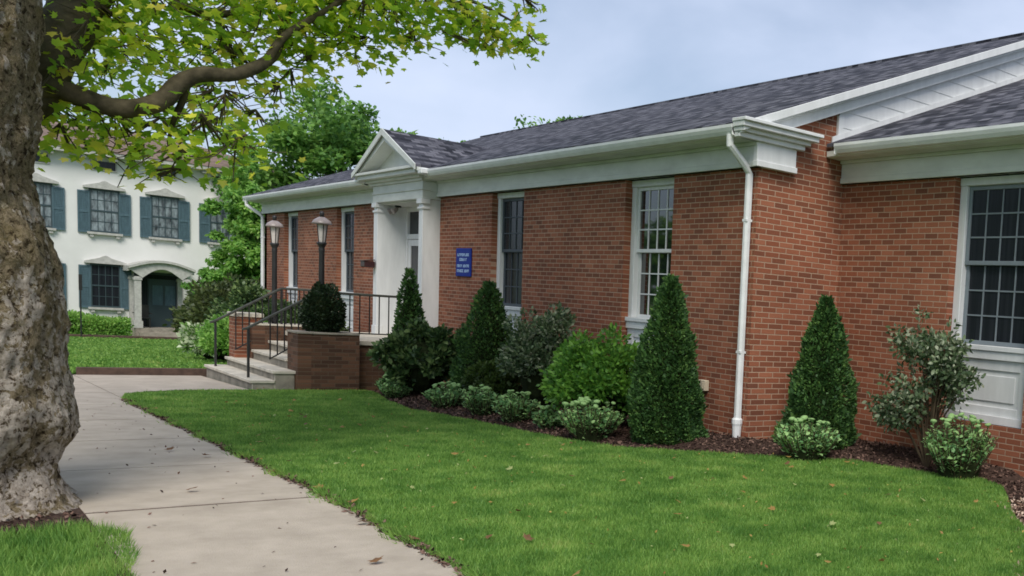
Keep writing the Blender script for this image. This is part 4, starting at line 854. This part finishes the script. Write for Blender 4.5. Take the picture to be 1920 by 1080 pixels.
for i in range(16): mb.prism([arc[i], arc[i + 1], (arc[i + 1][0], arc[i + 1][1] + .1), (arc[i][0], arc[i][1] + .1)], 'x', HX, pxf + .12)
mb.build('porch_roof', 'housetrim', hs)
for y in (py0 + .1, py1 - .1):
    for x in (pxf - .14, HX + .14):
        c_ = MB(); c_.box(x - .11, x + .11, y - .11, y + .11, pf, 1.3); c_.box(x - .15, x + .15, y - .15, y + .15, pf, pf + .3); c_.box(x - .14, x + .14, y - .14, y + .14, 1.15, 1.25); c_.build('porch_column', 'housetrim', hs)
d_ = MB(); d_.box(HX, HX + .04, 7.78, 8.80, pf, 1.22); dr = d_.build('front_door', 'door', hs)
d_ = MB(); d_.box(HX + .04, HX + .055, 7.9, 8.25, 0.1, .95); d_.box(HX + .04, HX + .055, 8.33, 8.68, .1, .95); d_.build('door_panels', 'shutter', dr)
for y in (7.62, 8.96): MB().box(HX, HX + .03, y - .12, y + .12, pf, 1.22).build('sidelight', 'glass2', dr)
MB().box(HX - .01, HX + .02, 7.5, 9.1, 1.22, 1.4).build('fanlight', 'glass2', dr)
MB().box(HX + .0, HX + .006, 7.3, 8.9, pf, 1.5).build('porch_recess', 'door', hs)
def chair(x, y, label):
    e = empty('porch_chair', label, 'chair', 'chairs on the porch of the white house', (x, y, pf))
    MB().box(-.25, .25, -.25, .25, .38, .42).build('seat', 'black', e); b_ = MB(); b_.box(-.27, -.23, -.25, .25, .42, .95); b_.build('backrest', 'black', e)
    for a in (-.22, .22):
        for b in (-.22, .22): MB().box(a - .02, a + .02, b - .02, b + .02, 0, .38).build('leg', 'black', e)
    for b in (-.27, .27): MB().box(-.25, .25, b - .03, b + .03, .58, .62).build('armrest', 'black', e)
chair(HX + .8, 7.45, 'dark porch chair left of the front door'); chair(HX + .8, 8.75, 'dark porch chair right of the front door')
# hedge, edging, post
def hedge(x0, x1, y0, y1, z0, h, label):
    rng = np.random.default_rng(90); e = empty('hedge', label, 'hedge', None, ((x0 + x1) / 2, (y0 + y1) / 2, z0)); n = 16000; a, b = (x1 - x0) / 2, (y1 - y0) / 2
    P = np.column_stack([rng.uniform(-a, a, n), rng.uniform(-b, b, n), rng.uniform(0, h, n)]); f = rng.integers(0, 3, n); P[f == 0, 0] = a + rng.normal(0, .04, (f == 0).sum()); P[f == 1, 2] = h + rng.normal(0, .05, (f == 1).sum()) ; P[:, 2] += .08 * np.sin(P[:, 1] * 2.2) * P[:, 2] / h
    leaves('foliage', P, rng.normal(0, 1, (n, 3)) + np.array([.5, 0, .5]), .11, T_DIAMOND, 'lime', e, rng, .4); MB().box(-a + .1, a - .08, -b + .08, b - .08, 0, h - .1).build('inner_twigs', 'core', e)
hedge(HX + 2.0, HX + 3.2, 1.5, 6.75, zg(HX + 2.5), .82, 'low green clipped hedge in front of the white house')
tag(MB().box(HX + 3.9, HX + 4.05, 1.0, 9.9, zg(HX + 4) - .2, zg(HX + 4) + .16).build('edging_board', 'earth', bevel=.01), 'low reddish edging in front of the white house hedge', 'edging')
sg2 = empty('sign_post', 'thin dark sign post on the lawn by the white house hedge', 'sign post', None, (-49.5, 5.1, zg(-49.5)))
MB().tube([(0, 0, 0), (0, 0, 2.4)], .025, 6).build('post', 'black', sg2); MB().box(-.02, .02, -.05, .05, 1.85, 2.45).build('panel', 'black', sg2)
o = sheet('far_path', [(-38.5, 2.3), (-38.5, 4.3), (-36.4, 3.6), (-35.6, 2.3)], .035, 'concrete')

# ------------------------------------------------------------------ background trees
def bgtree(x, y, R, zc, hh, label, seed, m_='deep', n=22000, size=.26, clumps=130, trunk_r=.25, trunk_h=None, droop=0, group='background trees', core=True):
    z0 = zg(x); rng = np.random.default_rng(seed); e = empty('tree', label, 'tree', group, (x, y, z0))
    u = rng.normal(0, 1, (clumps, 3)); u /= np.linalg.norm(u, axis=1)[:, None]; w = rng.uniform(.45, 1.0, clumps)
    c = u * w[:, None] * np.array([R, R, hh]); c *= (1 + .16 * rng.normal(0, 1, clumps))[:, None]; c[:, 2] += zc - z0
    s = (.13 + .10 * rng.random(clumps)) * R; i = rng.integers(0, clumps, n); q = rng.normal(0, 1, (n, 3)); q /= np.linalg.norm(q, axis=1)[:, None]
    P = c[i] + q * np.array([1.1, 1.1, .75]) * (s[i] * rng.random(n) ** .45)[:, None]; P = P[P[:, 2] > .15]; q = rng.normal(0, 1, P.shape); q[:, 2] -= droop
    leaves('crown', P, q, size, T_OVAL, m_, e, rng, .4, (0, 0, 1))
    t = MB(); top = zc - z0; t.tube([(0, 0, -.2), (.05, .03, top * .5), (0, .1, top), (.1, 0, top + hh * .6)], [trunk_r, trunk_r * .8, trunk_r * .5, .04], 9)
    for k in range(12): cc_ = c[k]; b0_ = top * (.45 + .04 * k); t.tube([(0, .05, b0_), tuple(cc_ * .5 + np.array([0, 0, b0_ * .5])), tuple(cc_)], [trunk_r * .35, trunk_r * .2, .02], 6)
    t.build('trunk', 'limb', e)
bgtree(-52, 14.5, 4.3, 5.8, 4.2, 'large dark green tree rising behind the left end of the brick building', 101, 'deep', 30000)
bgtree(-49, 19.5, 4.6, 5.2, 3.9, 'broad green tree behind the entrance pediment', 102, 'deep', 24000)
bgtree(-41, 8.75, 1.2, 2.9, 2.6, 'feathery bright green tree in front of the white house', 103, 'lime', 26000, .15, 150, .12, droop=.5)
bgtree(-42.0, 10.6, 2.2, 2.6, 2.8, 'bright green tree between the white house and the brick building', 104, 'lime', 24000, .17, 150, .14, droop=.5)
bgtree(-60, 29.6, 2.0, 10.6, 2.4, 'distant tree whose tip shows above the roof ridge', 105, 'deep', 9000, .3)
bgtree(-75, 3, 7, 6.5, 5, 'far tree behind the white house roof', 106, 'deep', 16000, .4)
bgtree(-38.5, 12.5, 2.6, 3.0, 2.8, 'dark tree close behind the left gable', 107, 'deep', 20000, .2)
for k, (x, y, R_, zc, hh) in enumerate(((-62, -17, 5, 4.5, 4.5), (-50, -19, 4.6, 4.2, 3.8), (-39, -17, 4.2, 4.6, 4.2), (-28, -18, 4.5, 4.4, 4.4), (-17, -19, 4.5, 4.6, 4.4))):
    bgtree(x, y, R_, zc, hh, ('first', 'second', 'third', 'fourth', 'fifth')[k] + ' tree along the opposite side of the street, counted from the far end', 120 + k, 'deep', 9000, .45, 90, group='trees across the street')
bgtree(-41, 7.85, .95, .85, 1.5, 'lower bright green tree hiding the right end of the white house', 108, 'lime', 14000, .13, 110, .1, droop=.5)
print('objects', len(bpy.data.objects))
